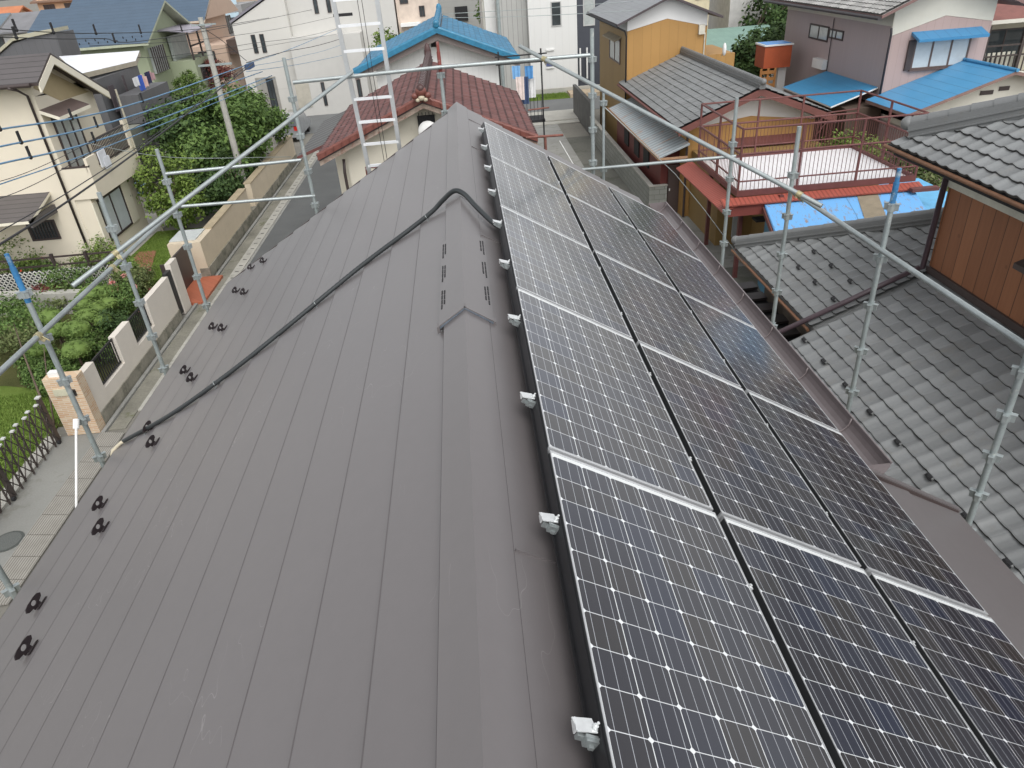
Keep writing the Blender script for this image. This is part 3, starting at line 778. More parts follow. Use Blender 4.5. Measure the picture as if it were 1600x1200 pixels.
# grated steps in front of the gate
def slats(name):
    t = NT(name); X = t.xyz(); t.b.inputs['Roughness'].default_value = .8
    l = t.math('LESS_THAN', t.math('FRACT', t.math('DIVIDE', X[0], .045)), .3)
    n = t.noise(4, 4); t.col(t.mix(l, t.mix(n, (.24, .23, .205), (.39, .375, .34)), (.15, .135, .11))); t.bump(t.math('SUBTRACT', 1., l), .6, .01); return t.m
sl = slats('ribbed_ramp_plate')
m = MB(); m.box(-10.4, -9.52, 5, 15.1, G-.05, G+.001); m.box(-13.4, -10.4, 5, 15.1, G-.05, G+.0); struct(m, 'driveway', M('brushed_concrete', (.24, .24, .222), .85, 0, .22, .5, 30, .25, dirt=((.15, .145, .12), .8, .55)))
y = 9.6; k = 0
while y < 14.7:
    m = MB(); m.face([(-9.55, y, G+.10), (-9.02, y, G+.025), (-9.02, y+.58, G+.025), (-9.55, y+.58, G+.10)]); m.ext([(-9.55, y, G+.10), (-9.55, y, G+.002), (-9.02, y, G+.002), (-9.02, y, G+.02)], (0, .58, 0))
    o = single(m, 'ramp_plate', sl, ['nearest', 'second nearest', 'third nearest', 'fourth nearest', 'fifth', 'fourth farthest', 'third farthest', 'second farthest', 'farthest'][k % 9]+' ribbed ramp plate along the driveway kerb', 'ramp', 'ribbed ramp plates'); y += .6; k += 1
m = MB(); m.tube((-9.95, 11.35, G-.02), (-9.95, 11.35, G+.012), .31, 28); m.tube((-9.95, 11.35, G+.0), (-9.95, 11.35, G+.017), .26, 28, 1)
single(m, 'manhole_cover', [M('cast_iron', (.12, .13, .12), .6, .5, .3, 40, 90), M('cast_iron_pattern', (.16, .17, .16), .6, .4, .4, 60, 90)], 'round iron manhole cover in the concrete driveway', 'manhole cover')

# =================================================================== GARDEN WALL AND GATES
wallw = M('pinkish_white_render', (.68, .63, .56), .85, 0, .07, 1.5, 20, .1, dirt=((.45, .41, .36), 1.6, .66))
foot_m = M('mossy_footing', (.26, .245, .2), .9, 0, .35, 1.5, 20, .3, dirt=((.12, .12, .09), 2.2, .5))
T, Nn, B = -6.32, -7.1, -7.46
gw = thing('garden_wall', 'pinkish white garden wall with three notches holding black grilles', 'wall', (-9.8, 18, G))
m = MB(); xa, xb = -9.88, -9.70
for y0, y1, z1 in ((15.45, 16.08, T), (16.08, 17.40, Nn), (17.40, 18.36, T), (18.36, 19.66, Nn), (19.66, 21.5, T)):
    m.box(xa, xb, y0+.0005, y1-.0005, B, z1)
m.build('wall_panel', wallw, gw); m = MB(); m.box(xa-.02, xb+.03, 15.45, 21.5, G, B-.001); m.build('footing', foot_m, gw)
m = MB(); m.box(xa, xb, 21.92, 22.5, G, -6.08); m.build('gate_post', wallw, gw)
def grille(y0, y1, lab, x=-9.79, z0=Nn+.03, z1=T-.02):
    t = thing('grille', lab, 'grille', (x, (y0+y1)/2, z0), 'black grilles in the garden wall'); m = MB()
    m.box(x-.02, x+.02, y0, y1, z0, z0+.05); m.box(x-.02, x+.02, y0, y1, z1-.05, z1); m.build('frame', black_m, t)
    m = MB(); n = int((y1-y0)/.11)
    for k in range(n+1): yy = y0+.03+(y1-y0-.06)*k/n; m.box(x-.012, x+.012, yy-.014, yy+.014, z0+.05, z1-.05)
    m.build('bars', black_m, t)
grille(16.1, 17.38, 'black iron grille in the garden wall notch next to the brick gatepost')
grille(18.38, 19.64, 'black iron grille in the garden wall notch nearer the garden gate')
m = MB(); m.box(-9.86, -9.74, 21.52, 21.9, G+.1, -6.25); single(m, 'gate_leaf', black_m, 'narrow dark gate leaf between the white wall and its post', 'gate')
m = MB(); m.box(-10.3, -9.9, 22.52, 22.58, G+.1, -6.3); m.box(-10.32, -10.26, 23.0, 24.85, G, -6.45); single(m, 'side_gate', brown_m, 'dark brown side gate above the orange tiles', 'gate')
m = MB(); m.box(-11.1, -9.3, 22.6, 24.9, G-.02, G+.09); single(m, 'entry_tiles', siding('orange_paving_tile', (.42, .13, .07), .3, .75, .05, var=.12), 'orange tiled step at the garden entrance', 'step')
w2 = thing('garden_wall', 'long peach garden wall running up the street with a grey coping', 'wall', (-9.85, 33, G))
peach = M('peach_render', (.62, .53, .40), .85, 0, .08, 1.5, 20, .1, dirt=((.42, .36, .28), 1.2, .64))
m = MB(); m.box(-10.0, -9.74, 24.9, 31.5, -7.4, -6.42); m.box(-10.0, -9.74, 32.3, 42, -7.4, -6.42); m.box(-10.9, -10.0, 24.9, 25.15, -7.75, -6.42); m.build('wall_panel', peach, w2)
m = MB(); m.box(-10.03, -9.70, 24.88, 42, G, -7.401); m.build('footing', foot_m, w2)
m = MB(); m.box(-10.9, -9.97, 25.16, 26.3, -7.4, -6.38); m.build('meter_box', M('pale_grey_box', (.5, .53, .52), .6), w2)
m = MB(); m.box(-10.05, -9.72, 26.31, 31.5, -6.419, -6.37); m.box(-10.05, -9.72, 32.3, 42, -6.419, -6.37); m.build('coping', M('tan_coping', (.4, .33, .22), .8), w2)
# brick gatepost
bm = NT('stacked_ledge_brick'); bt = bm.new('ShaderNodeTexBrick'); X = bm.xyz(); cx = bm.new('ShaderNodeCombineXYZ')
bm.link(bm.math('ADD', X[0], X[1]), cx.inputs[0]); bm.link(X[2], cx.inputs[1]); bm.link(cx.outputs[0], bt.inputs[0])
bt.inputs['Color1'].default_value = (.60, .45, .29, 1); bt.inputs['Color2'].default_value = (.50, .27, .13, 1); bt.inputs['Mortar'].default_value = (.62, .57, .48, 1)
bt.inputs['Scale'].default_value = 1; bt.inputs['Brick Width'].default_value = .26; bt.inputs['Row Height'].default_value = .052; bt.inputs['Mortar Size'].default_value = .006
bm.link(bm.mix(bm.math('MULTIPLY', bm.noise(5), .35), bt.outputs[0], (.72, .66, .55)), bm.b.inputs['Base Color']); bm.b.inputs['Roughness'].default_value = .85; bm.bump(bt.outputs['Fac'], -.6, .015)
bp = thing('gatepost', 'ledge-brick gatepost with a nameplate and a lamp box on top', 'gatepost', (-10.05, 15.28, G))
m = MB(); m.box(-10.45, -9.66, 15.12, 15.44, G, -6.2); m.build('pier', bm.m, bp)
m = MB(); m.box(-10.3, -9.98, 15.085, 15.12, -6.66, -6.48); m.build('nameplate', M('cream_plate', (.55, .53, .4), .5), bp)
m = MB(); m.box(-9.93, -9.80, 15.07, 15.12, -6.68, -6.52); m.build('doorphone', black_m, bp)
m = MB(); m.box(-10.32, -10.08, 15.2, 15.36, -6.199, -6.08); m.build('lamp', white_m, bp)
# expanding gate along the driveway edge
ag = thing('expanding_gate', 'dark concertina gate of crossed bars standing half open on the driveway', 'gate', (-10.5, 13.2, G))
gatem = M('dark_bronze_gate', (.075, .06, .055), .45, .3, .25, 10, 40)
y = 14.85; k = 0
while y > 10.6:
    m = MB(); xo = -10.5+(.03 if k % 2 else -.03); big = k in (0, 8); h = 1.22 if not big else 1.28; w = .02 if not big else .06
    m.box(xo-w*.6, xo+w*.6, y-w, y+w, G+.05, G+h); m.build('post', gatem, ag)
    m = MB(); m.box(xo-.035-w*.3, xo+.035+w*.3, y-.035-w*.4, y+.035+w*.4, G+h, G+h+.03); m.build('post_cap', M('pale_cap', (.55, .56, .54), .5), ag)
    y -= .26; k += 1
for lev in (0, 1, 2):
    for sg in (1, -1):
        m = MB(); y = 14.85
        while y > 10.8:
            z0 = G+.12+lev*.36; dz = .36
            a = (-10.5+.012*sg, y, z0+(0 if sg > 0 else dz)); b = (-10.5+.012*sg, y-.26, z0+(dz if sg > 0 else 0)); m.tube(a, b, .013, 5, caps=False); y -= .26
        m.build('lattice', gatem, ag)
for y in (14.8, 12.7, 11.6):
    m = MB(); m.tube((-10.53, y, G+.05), (-10.47, y, G+.05), .05, 10); m.build('wheel', dark_m, ag)

# =================================================================== FOLIAGE
RNG = np.random.default_rng(11)
def leaves(name, centres, radii, n, size, mat, parent=None, clumps=24, spread=.33, shell=.75, flat=.5, off=(0, 0, 0), seed=0):
    """leaf quads gathered in clumps through one or more ellipsoids"""
    r = np.random.default_rng(seed+len(name)); V = []; per = max(1, n//len(centres))
    for c, R in zip(centres, radii):
        R = np.array(R, float); c = np.array(c, float)
        d = r.normal(size=(clumps, 3)); d /= np.linalg.norm(d, axis=1)[:, None]
        rad = shell+(1-shell)*r.random(clumps)**.5; rad *= (.82+.3*r.random(clumps)); cl = d*rad[:, None]
        inner = r.random(clumps) < .2; cl[inner] *= .5
        w = r.random(clumps)+.35; w /= w.sum()
        k = r.choice(clumps, per, p=w); g = r.normal(size=(per, 3))*spread*.5
        p = c+(cl[k]+g)*R
        nrm = (cl[k]+g*1.5)/R; nrm += r.normal(size=(per, 3))*.9/R.mean(); nrm[:, 2] += .6/R.mean(); nrm /= np.linalg.norm(nrm, axis=1)[:, None]
        t = np.cross(nrm, r.normal(size=(per, 3))); t /= np.linalg.norm(t, axis=1)[:, None]; b = np.cross(nrm, t)
        s = size*(.6+.8*r.random(per))[:, None]
        V.append(np.stack([p-t*s*.5, p+b*s*.28, p+t*s*.5, p-b*s*.28], 1).reshape(-1, 3))
    V = np.concatenate(V)-np.array(off); Fq = np.arange(len(V)).reshape(-1, 4)
    me = npmesh(name, V, Fq, mat); o = bpy.data.objects.new(name, me); C.objects.link(o)
    if parent is not None: o.parent = parent
    return o
LG = leafmat('mid_green_leaves', (.042, .085, .022), (.15, .235, .06))
LD = leafmat('dark_green_leaves', (.024, .052, .018), (.085, .14, .04))
LY = leafmat('yellow_green_leaves', (.08, .14, .025), (.20, .275, .06))
LR = leafmat('red_purple_leaves', (.10, .025, .03), (.2, .07, .05))
LT = leafmat('trimmed_green_leaves', (.05, .095, .02), (.15, .215, .055))
LO = leafmat('olive_leaves', (.06, .09, .03), (.18, .21, .08))
PK = M('pink_petals', (.75, .33, .30), .7, 0, .2, 9); RD = M('red_petals', (.65, .05, .03), .7, 0, .2, 9); ORG = M('orange_petals', (.8, .4, .05), .7, 0, .2, 9)
def tree(label, base, crowns, n, size, mat, group=None, name='tree', clumps=26, trunk=.09, seed=0, spread=.33, cat='tree'):
    t = thing(name, label, cat, base, group); m = MB(); B_ = Vector(base)
    top = Vector((sum(c[0][0] for c in crowns)/len(crowns), sum(c[0][1] for c in crowns)/len(crowns), sum(c[0][2] for c in crowns)/len(crowns)))
    mid = B_.lerp(top, .55); m.path([B_-Vector((0, 0, .05)), B_.lerp(mid, .5)+Vector((.04, .03, 0)), mid, top], [trunk*1.15, trunk, trunk*.75, trunk*.3], 8)
    rr = random.Random(seed)
    for c, R in crowns:
        for k in range(4):
            e = Vector(c)+Vector((rr.uniform(-.6, .6)*R[0], rr.uniform(-.6, .6)*R[1], rr.uniform(-.3, .5)*R[2])); s0 = B_.lerp(top, rr.uniform(.4, .75))
            m.path([s0, s0.lerp(e, .5)+Vector((0, 0, .1*R[2])), e], [trunk*.45, trunk*.3, trunk*.1], 5)
    m.build('trunk', bark, t)
    leaves('crown', [c for c, R in crowns], [R for c, R in crowns], int(n*.8), size, mat, t, clumps, spread*1.1, off=base, seed=seed)
    return t
def shrub(label, c, R, n, size, mat, group=None, seed=0, clumps=18, name='shrub', spread=.4, flowers=None):
    base = (c[0], c[1], c[2]-R[2]); t = thing(name, label, 'shrub', base, group); m = MB()
    for k in range(5):
        a = k*1.26+seed; m.path([(c[0], c[1], base[2]), (c[0]+.3*R[0]*math.cos(a), c[1]+.3*R[1]*math.sin(a), c[2]-.3*R[2]), (c[0]+.6*R[0]*math.cos(a), c[1]+.6*R[1]*math.sin(a), c[2]+.3*R[2])], [.02, .015, .006], 5)
    m.build('stems', bark, t); leaves('foliage', [c], [R], n, size, mat, t, clumps, spread, off=base, seed=seed)
    if flowers: leaves('flowers', [c], [[r*1.05 for r in R]], flowers[1], flowers[2], flowers[0], t, 9, .12, .95, off=base, seed=seed+3)
    return t
def W(u, v, z): return tuple(AZ(u, v, z))
GL = 'garden trees beside the street'
tree('big dark tree on the left side of the tree clump beside the grey house', (-14.2, 38.5, G), [((-14.3, 38.6, -4.9), (1.3, 2.0, 1.2)), ((-13.3, 37.2, -5.1), (1.3, 1.8, 1.2))], 9000, .22, LD, GL, seed=1, trunk=.14)
tree('broad green tree in the middle of the clump, in front of the utility pole', (-12.3, 36.6, G), [((-12.5, 36.6, -5.0), (1.4, 1.7, 1.3)), ((-11.9, 38.2, -4.6), (1.4, 1.7, 1.2)), ((-12.4, 35.2, -5.7), (1.3, 1.3, 1.1))], 12000, .2, LG, GL, seed=2, trunk=.13)
tree('green tree on the street side of the clump, leaning over the peach wall', (-10.9, 37.8, G), [((-10.9, 37.8, -4.95), (1.2, 1.7, 1.2)), ((-10.6, 35.6, -5.6), (1.1, 1.5, 1.1)), ((-10.5, 39.8, -5.2), (1.1, 1.4, 1.2))], 11000, .2, LG, GL, seed=3, trunk=.12)
tree('bright yellow-green tree at the near end of the tree clump', (-12.7, 31.3, G), [((-12.8, 31.4, -5.6), (1.3, 1.3, 1.1)), ((-12.2, 30.2, -6.3), (1.0, 1.0, .8))], 8000, .15, LY, GL, seed=4)
tree('dark low tree under the clump, right behind the peach wall', (-10.9, 33.4, G), [((-10.9, 33.6, -6.2), (.9, 1.7, .9)), ((-11.6, 32.4, -6.6), (.9, 1.2, .8))], 7000, .17, LD, GL, seed=5)
tree('loose tree behind the clump next to the white modern house', (-12.6, 41.8, G), [((-12.2, 41.8, -5.1), (1.4, 1.6, 1.4))], 6000, .2, LG, GL, seed=6)
shrub('bright round clipped shrub below the green house', tuple(AZ(296, 132, -4.9)), (.95, 1.0, .85), 3500, .12, LT, seed=7, clumps=60, spread=.2)
shrub('second clipped shrub lower in front of the bright round one', tuple(AZ(290, 152, -5.3)), (1.0, 1.0, .75), 3500, .12, LT, seed=8, clumps=60, spread=.2)
shrub('dark red-leaved shrub beside the bright round clipped shrub', tuple(AZ(325, 118, -4.9)), (1.6, 1.2, .9), 3500, .17, LR, seed=9)
# lawn and beds
lawn_m = grassmat('lawn_grass', (.09, .15, .025), (.19, .26, .06)); moss = grassmat('moss_bed', (.05, .06, .02), (.13, .13, .05))
def stuff(o): o['kind'] = 'stuff'; return o
def blades(name, poly_fn, n, h, mat, seed):
    r = np.random.default_rng(seed); P = poly_fn(r, n); a = r.random(len(P))*2*PI; hh = h*(.5+r.random(len(P)))
    w = np.stack([np.cos(a), np.sin(a), 0*a], 1)*.012; t = np.stack([r.normal(size=len(P))*.02, r.normal(size=len(P))*.02, hh], 1)
    V = np.stack([P-w, P+w, P+t+w*.3, P+t-w*.3], 1).reshape(-1, 3); me = npmesh(name, V, np.arange(len(V)).reshape(-1, 4), mat)
    o = bpy.data.objects.new(name, me); C.objects.link(o); return stuff(o)
def lawn(poly, z, name='lawn', mat=None):
    m = MB(); m.prism(poly, G-.02, z); return m.build(name, mat or lawn_m)
l1 = lawn([(-18, 5), (-18, 18.6), (-13.6, 18.6), (-11.6, 17.4), (-11.0, 17.0), (-10.9, 15.3), (-10.9, 5)], G+.03); stuff(l1)
def box_pts(x0, x1, y0, y1, z): return lambda r, n: np.stack([x0+(x1-x0)*r.random(n), y0+(y1-y0)*r.random(n), np.full(n, z)], 1)
gb = leafmat('grass_blades', (.10, .17, .025), (.22, .31, .07))
blades('grass', box_pts(-15.5, -10.92, 12, 17.4, G+.03), 26000, .05, gb, 1)
l2 = lawn([(-13.8, 24.2), (-13.8, 31), (-10.2, 31), (-10.2, 25.4), (-11.1, 25.2), (-11.2, 22.6), (-12.4, 22.4)], G+.035); stuff(l2)
blades('grass', box_pts(-13.7, -11.2, 24.3, 30.8, G+.035), 12000, .05, gb, 2)
m = MB(); m.prism([(-18, 18.0), (-18, 23.2), (-9.9, 22.2), (-9.9, 15.6), (-11, 15.6), (-11.3, 17.3), (-13.5, 18.0)], G-.02, G+.035); o = m.build('planting_bed', moss); stuff(o)
m = MB(); m.prism([(-13.5, 25.6), (-12.3, 25.9), (-12.9, 28.4), (-13.6, 28.4)], G, G+.06); single(m, 'brick_paving', siding('red_paving', (.33, .13, .09), .22, .7, .06), 'patch of reddish paving on the far lawn', 'paving')
m = MB(); m.prism([(-10.95, 10), (-10.6, 10), (-10.6, 15.1), (-10.95, 15.1)], G, G+.05); o = struct(m, 'path', concrete_l)
m = MB(); m.prism([(-18, 23.4), (-12.6, 22.6), (-12.5, 22.9), (-18, 23.8)], G, G+.75); single(m, 'garden_wall', concrete_l, 'low pale retaining wall behind the clipped garden shrubs', 'wall')
# cloud-pruned shrubs: separate clipped cushions
LC = leafmat('cushion_leaves', (.075, .135, .03), (.19, .27, .07))
on = ['farthest', 'largest', 'rightmost', 'small upper', 'left upper', 'leftmost', 'central', 'lower left', 'nearest', 'second farthest', 'lower middle', 'hidden right']
cl = [((143, 458), .50), ((125, 475), .40), ((168, 474), .36), ((150, 482), .40), ((134, 493), .42), ((78, 494), .44), ((119, 514), .50), ((88, 516), .40), ((118, 546), .46), ((165, 456), .40), ((62, 545), .36), ((160, 500), .30)]
for i, ((u, v), r) in enumerate(cl):
    c = W(u, v, -6.85); x, y, z = c; r *= .84; t = thing('clipped_shrub', on[i]+' domed clipped green shrub among the cushions behind the garden wall', 'shrub', (x, y, G), 'clipped cushion shrubs')
    m = MB(); m.path([(x+.1, y, G), (x-.03, y+.05, G+.4), (x, y, z)], [.05, .04, .02], 6); m.build('trunk', bark, t)
    m = MB(); m.ball((x, y, z), r*.93, r*.93, r*.58, 16); m.build('core', LC, t)
    leaves('crown', [(x, y, z)], [(r, r, r*.65)], 1700, .055, LC, t, 160, .13, .98, off=(x, y, G), seed=i)
# loose garden planting
GS = 'mixed planting in the front garden'
items = [('feathery green shrub left of the clipped cushions', (25, 520), (1.0, .8, .6), LO, None), ('olive shrub at the left edge below the lattice fence', (20, 490), (1.1, .7, .6), LG, None),
 ('reddish-leaved shrub above the clipped cushions', (72, 462), (.55, .5, .4), LR, None), ('tall bright shrub behind the low wall near the flowers', (150, 402), (.9, .7, .6), LY, None),
 ('yellow-green shrub next to the farther scaffold pole', (196, 422), (.5, .5, .5), LY, None), ('green shrub between pole and clipped cushions', (115, 440), (.9, .8, .7), LG, None),
 ('shrub with pink blossoms beside the garden wall', (214, 438), (.65, .8, .5), LO, (PK, 150, .15)), ('leafy shrub below the pink blossoms', (190, 470), (.6, .7, .5), LG, (PK, 30, .14)),
 ('dark shrub right behind the second wall notch', (185, 512), (.5, .7, .5), LD, None), ('spiky green plant near the first black grille', (150, 545), (.5, .6, .4), LG, (ORG, 10, .1)),
 ('low shrub beside the brick gatepost', (105, 575), (.55, .45, .35), LG, None), ('round shrub above the gatepost lamp', (88, 597), (.45, .35, .3), LG, None),
 ('small bushy plant on the lawn edge at left', (58, 590), (.35, .3, .25), LG, None), ('citrus-like shrub in front of the grille window', (20, 405), (1.0, .7, .7), LY, None),
 ('shrub with red flowers by the brown railing', (55, 420), (.6, .5, .35), LG, (RD, 24, .13)), ('fern-like shrub at the near side of the cushions', (60, 562), (.5, .4, .28), LG, None),
 ('grassy tuft between the cushions and the wall', (170, 530), (.5, .6, .3), LO, None), ('dense shrub filling the bed in front of the low wall', (95, 470), (.8, .4, .35), LO, None), ('dark low shrub in the middle of the planting bed', (145, 525), (.5, .5, .22), LD, None)]
for i, (lab, (u, v), R, mt, fl) in enumerate(items):
    z = G+R[2]+.05; shrub(lab, W(u, v, z), R, 2600, .085, mt, GS, seed=20+i, clumps=30, flowers=fl)
m = MB()
for p, q, r in (((23, 590), (60, 618), .02), ):
    pass
t = thing('slim_tree', 'slim young tree with two bare stems on the near lawn', 'tree', (-11.3, 15.7, G)); m = MB()
m.path([(-11.05, 15.4, G), (-11.2, 15.9, -7), (-11.6, 16.6, -6.2), (-11.9, 17.2, -5.6)], [.035, .03, .02, .01], 6); m.path([(-11.0, 15.6, G), (-11.1, 16.2, -6.9), (-11.25, 16.9, -6.2)], [.025, .02, .01], 6); m.build('trunk', bark, t)
leaves('crown', [(-12.0, 17.5, -5.5)], [(.7, .5, .35)], 900, .09, LG, t, 18, .4, off=(-11.3, 15.7, G), seed=77)
# lattice fence and railing in front of the cream house
lf = thing('lattice_fence', 'white diamond lattice fence on dark boards below the cream house', 'fence', (-15.3, 24.6, G))
m = MB(); m.box(-18.6, -12.9, 24.62, 24.66, G+.1, G+.95); m.build('backing', dark_m, lf)
m = MB(); x = -18.6
while x < -12.95:
    for s in (1, -1):
        x2 = x+.85; a = Vector((x, 24.6, G+(.1 if s > 0 else .95))); b = Vector((min(x2, -12.9), 24.6, G+(.95 if s > 0 else .1))); m.obox((a+b)/2, (b-a)/2, (0, .01, 0), Vector((0, 0, .022)))
    x += .17
m.build('lattice', M('white_lattice', (.55, .55, .5), .6), lf)
rl = thing('railing', 'dark brown two-rail wooden railing under the grille window', 'railing', (-15.5, 25.6, G)); m = MB()
for z in (-6.75, -7.05): m.box(-17.8, -12.9, 25.58, 25.62, z, z+.06)
m.build('rail', brown_m, rl)
for x in (-17.6, -15.4, -14.2, -12.95): m = MB(); m.box(x, x+.1, 25.55, 25.65, G, -6.6); m.build('post', brown_m, rl)

# =================================================================== CREAM HOUSE (left)
cream = M('cream_stucco', (.73, .665, .54), .9, 0, .05, 1.2, 60, .15); cream_d = M('sand_gable_board', (.42, .34, .20), .8, 0, .06); fasc = M('cream_fascia', (.80, .75, .62), .6, 0, .04)
darkroof = linesroof('dark_brown_slate', (.105, .095, .095), 0, .30, .55, .45, .12)
h = thing('house', 'cream two-storey house with a dark roof and a railed balcony at far left', 'house', (-17, 29, G))
xe = -14.55
m = MB(); m.prism([(-24, 27.0), (xe, 27.0), (xe, 31.2), (-24, 31.2)], G, -1.55); m.ext([(xe, 27, -1.55), (xe, 31.2, -1.9), (xe, 28.0, -.52), (xe, 27, -1.1)], (-9.4, 0, 0)); m.prism([(xe, 27.02), (-14.0, 27.02), (-14.0, 30.9), (xe, 30.9)], G, -5.05); m.build('wall', cream, h)
m = MB(); m.ext([(xe+.012, 28.0, -.72), (xe+.012, 30.9, -2.0), (xe+.012, 28.6, -1.95), (xe+.012, 27.15, -1.3)], (-.01, 0, 0)); m.build('gable_board', cream_d, h)
m = MB(); m.slab((-26, 26.45, -1.06), (-13.98, 26.45, -1.06), (-13.98, 27.95, -.32), (-26, 27.95, -.32), .1, 0, 1); m.slab((-13.98, 31.4, -2.06), (-26, 31.4, -2.06), (-26, 27.95, -.32), (-13.98, 27.95, -.32), .1, 0, 1)
m.build('roof', [darkroof, brown_m], h)
m = MB(); m.ext([(-13.965, 26.5, -1.12), (-13.965, 27.95, -.40), (-13.965, 27.95, -.68), (-13.965, 26.5, -1.38)], (-.06, 0, 0)); m.ext([(-13.965, 27.951, -.40), (-13.965, 31.3, -2.10), (-13.965, 31.3, -2.36), (-13.965, 27.951, -.68)], (-.06, 0, 0)); m.build('fascia', fasc, h)
m = MB(); m.path([(-14.9, 26.3, -1.15), (-14.75, 26.5, -1.25), (-14.72, 26.93, -1.5), (-14.72, 26.93, -6.9)], .045, 8); m.tube((-24, 26.38, -1.12), (-14.2, 26.38, -1.12), .07, 8); m.build('downpipe', brown_m, h)
m = MB(); m.tube((-13.55, 31.0, -2.0), (-13.55, 31.0, G), .04, 8); m.build('downpipe', M('beige_pipe', (.45, .42, .33), .6), h)
bal = MB(); bal.box(xe, -13.6, 26.95, 31.0, -5.12, -4.95); bal.box(-13.68, -13.6, 26.95, 31.0, -4.95, -4.2); bal.box(xe, -13.68, 26.95, 27.03, -4.95, -4.0); bal.box(-13.70, -13.6, 26.95, 27.75, -4.2, -3.7); bal.box(-13.7, -13.58, 30.75, 31.0, -4.2, -3.1)
bo = bal.build('balcony', cream, h)
m = MB(); m.box(-13.68, -13.62, 27.75, 30.75, -3.32, -3.26); m.box(-13.68, -13.62, 27.75, 30.75, -4.14, -4.08)
for k in range(24): yy = 27.8+k*.125; m.box(-13.665, -13.635, yy, yy+.025, -4.08, -3.32)
m.box(xe, -13.6, 26.94, 27.04, -4.0, -3.95); ro = m.build('railing', brown_m, None); ro.parent = bo
for v in ro.data.vertices: v.co -= Vector(h['_o'])
window(h, 'x', xe, 27.5, 29.3, -4.3, -2.35, glass=glass_l, mull=2, t=.09); window(h, 'x', -14.0, 27.35, 29.5, -6.9, -5.3, glass=glass_f, mull=1, t=.08)
m = MB(); m.box(-14.0, -13.95, 29.55, 30.2, -6.9, -5.3); m.build('shutter', fasc, h); m = MB(); m.box(-14.0, -13.95, 26.95, 27.3, -6.9, -5.3); m.build('shutter', fasc, h)
m = MB(); m.slab((-13.95, 26.95, -2.25), (-13.95, 29.4, -2.25), (xe, 29.4, -1.98), (xe, 26.95, -1.98), .12, 0, 1); m.build('awning', [M('brown_awning', (.13, .095, .085), .6), fasc], h)
window(h, 'y', 27.0, -16.6, -15.55, -6.5, -5.75, glass=glass_d, out=-1, mull=0, bars=8, t=.07)
m = MB(); m.slab((-19.5, 25.2, -5.25), (-15.3, 25.2, -5.25), (-15.3, 27, -4.75), (-19.5, 27, -4.75), .1, 0, 1); m.box(-15.38, -15.3, 25.2, 27, -5.5, -5.2); m.build('porch_roof', [darkroof, fasc], h)
m = MB(); p = Vector((-13.55, 28.1, -3.95)); m.obox(p, (0, .3, 0), (.02, 0, 0), (0, 0, .28)); m.obox(p+Vector((0, .2, -.2)), (0, .25, 0), (.03, 0, 0), (0, 0, .2))
single(m, 'hanging_cloth', M('white_cloth', (.75, .77, .82), .8), 'white cloth hung over the cream house balcony rail', 'laundry')
# blue drying rack in the garden
m = MB()
for a, b in (((198, 297), (222, 303)), ((222, 303), (233, 290)), ((198, 297), (216, 282)), ((216, 282), (233, 290)), ((205, 300), (228, 286))): m.tube(AZ(*a, -6.3), AZ(*b, -6.3), .018, 5)
m.tube(AZ(216, 300, -6.3), AZ(224, 346, G), .02, 6)
single(m, 'drying_rack', M('pale_blue_plastic', (.25, .42, .6), .5), 'pale blue drying rack in the garden beside the cream house', 'drying rack')
m = MB(); c = W(202, 360, G); m.tube((c[0], c[1], G), (c[0], c[1], G+.3), .28, 14, 0, .33); m.tube((c[0], c[1], G+.3), (c[0], c[1], G+.305), .27, 14, 1)
single(m, 'planter', [M('grey_tub', (.3, .31, .3), .6), earth], 'round grey tub on the gravel beside the lawn', 'tub')
m = MB(); m.prism([(-14.0, 24.3), (-13.7, 24.3), (-13.7, 34), (-17, 34), (-17, 31.3), (-14.0, 31.3)], G-.02, G+.02); struct(m, 'gravel_path', concrete_l)

# =================================================================== RIGHT NEIGHBOUR WITH GREY PANTILES
def unparent_fix(o, par, root):
    o.parent = par; off = Vector(root['_o'])
    for v in o.data.vertices: v.co -= off
    return o
SLP = .45; VU = Vector((1, 0, SLP)).normalized(); VL = math.sqrt(1+SLP*SLP)
r1 = thing('house', 'neighbouring house with grey pantile roofs and a brown board wall at far right', 'house', (10.5, 6, G))
def zp(x): return -4.7+SLP*(x-6.05)
xn, yn0 = 4.55, -2.0
tile_mesh('roof_tiles', (xn, yn0, zp(xn)), (0, 1, 0), VU, 13.36, (8.05-xn)*VL+.05, tile_grey, r1)
tile_mesh('roof_tiles', (6.05, 11.45, zp(6.05)), (0, 1, 0), VU, 4.3, 3.6, tile_grey2, r1, clip=lambda u, v: (11.45+u) < 15.72-(v/VL))
m = MB(); m.slab((xn+.02, yn0, zp(xn)-.03), (xn+.02, 11.4, zp(xn)-.03), (8.2, 11.4, zp(8.2)-.03), (8.2, yn0, zp(8.2)-.03), .12)
m.slab((6.07, 11.4, zp(6.07)-.03), (6.07, 15.6, zp(6.07)-.03), (9.4, 12.3, zp(9.4)-.03), (9.4, 11.4, zp(9.4)-.03), .12)
m.ext([(6.07, 15.65, zp(6.07)-.04), (9.6, 12.1, zp(9.6)-.06), (14, 12.1, zp(9.6)-.06), (14, 15.65, zp(6.07)-.04)], (0, 0, -.1)); m.build('roof_deck', [tile_grey2], r1)
ridge_tiles('hip_tiles', (6.1, 15.62, zp(6.1)-.01), (9.3, 12.42, zp(9.3)+.03), tile_grey2, r1, .075, .2, .32, .09)
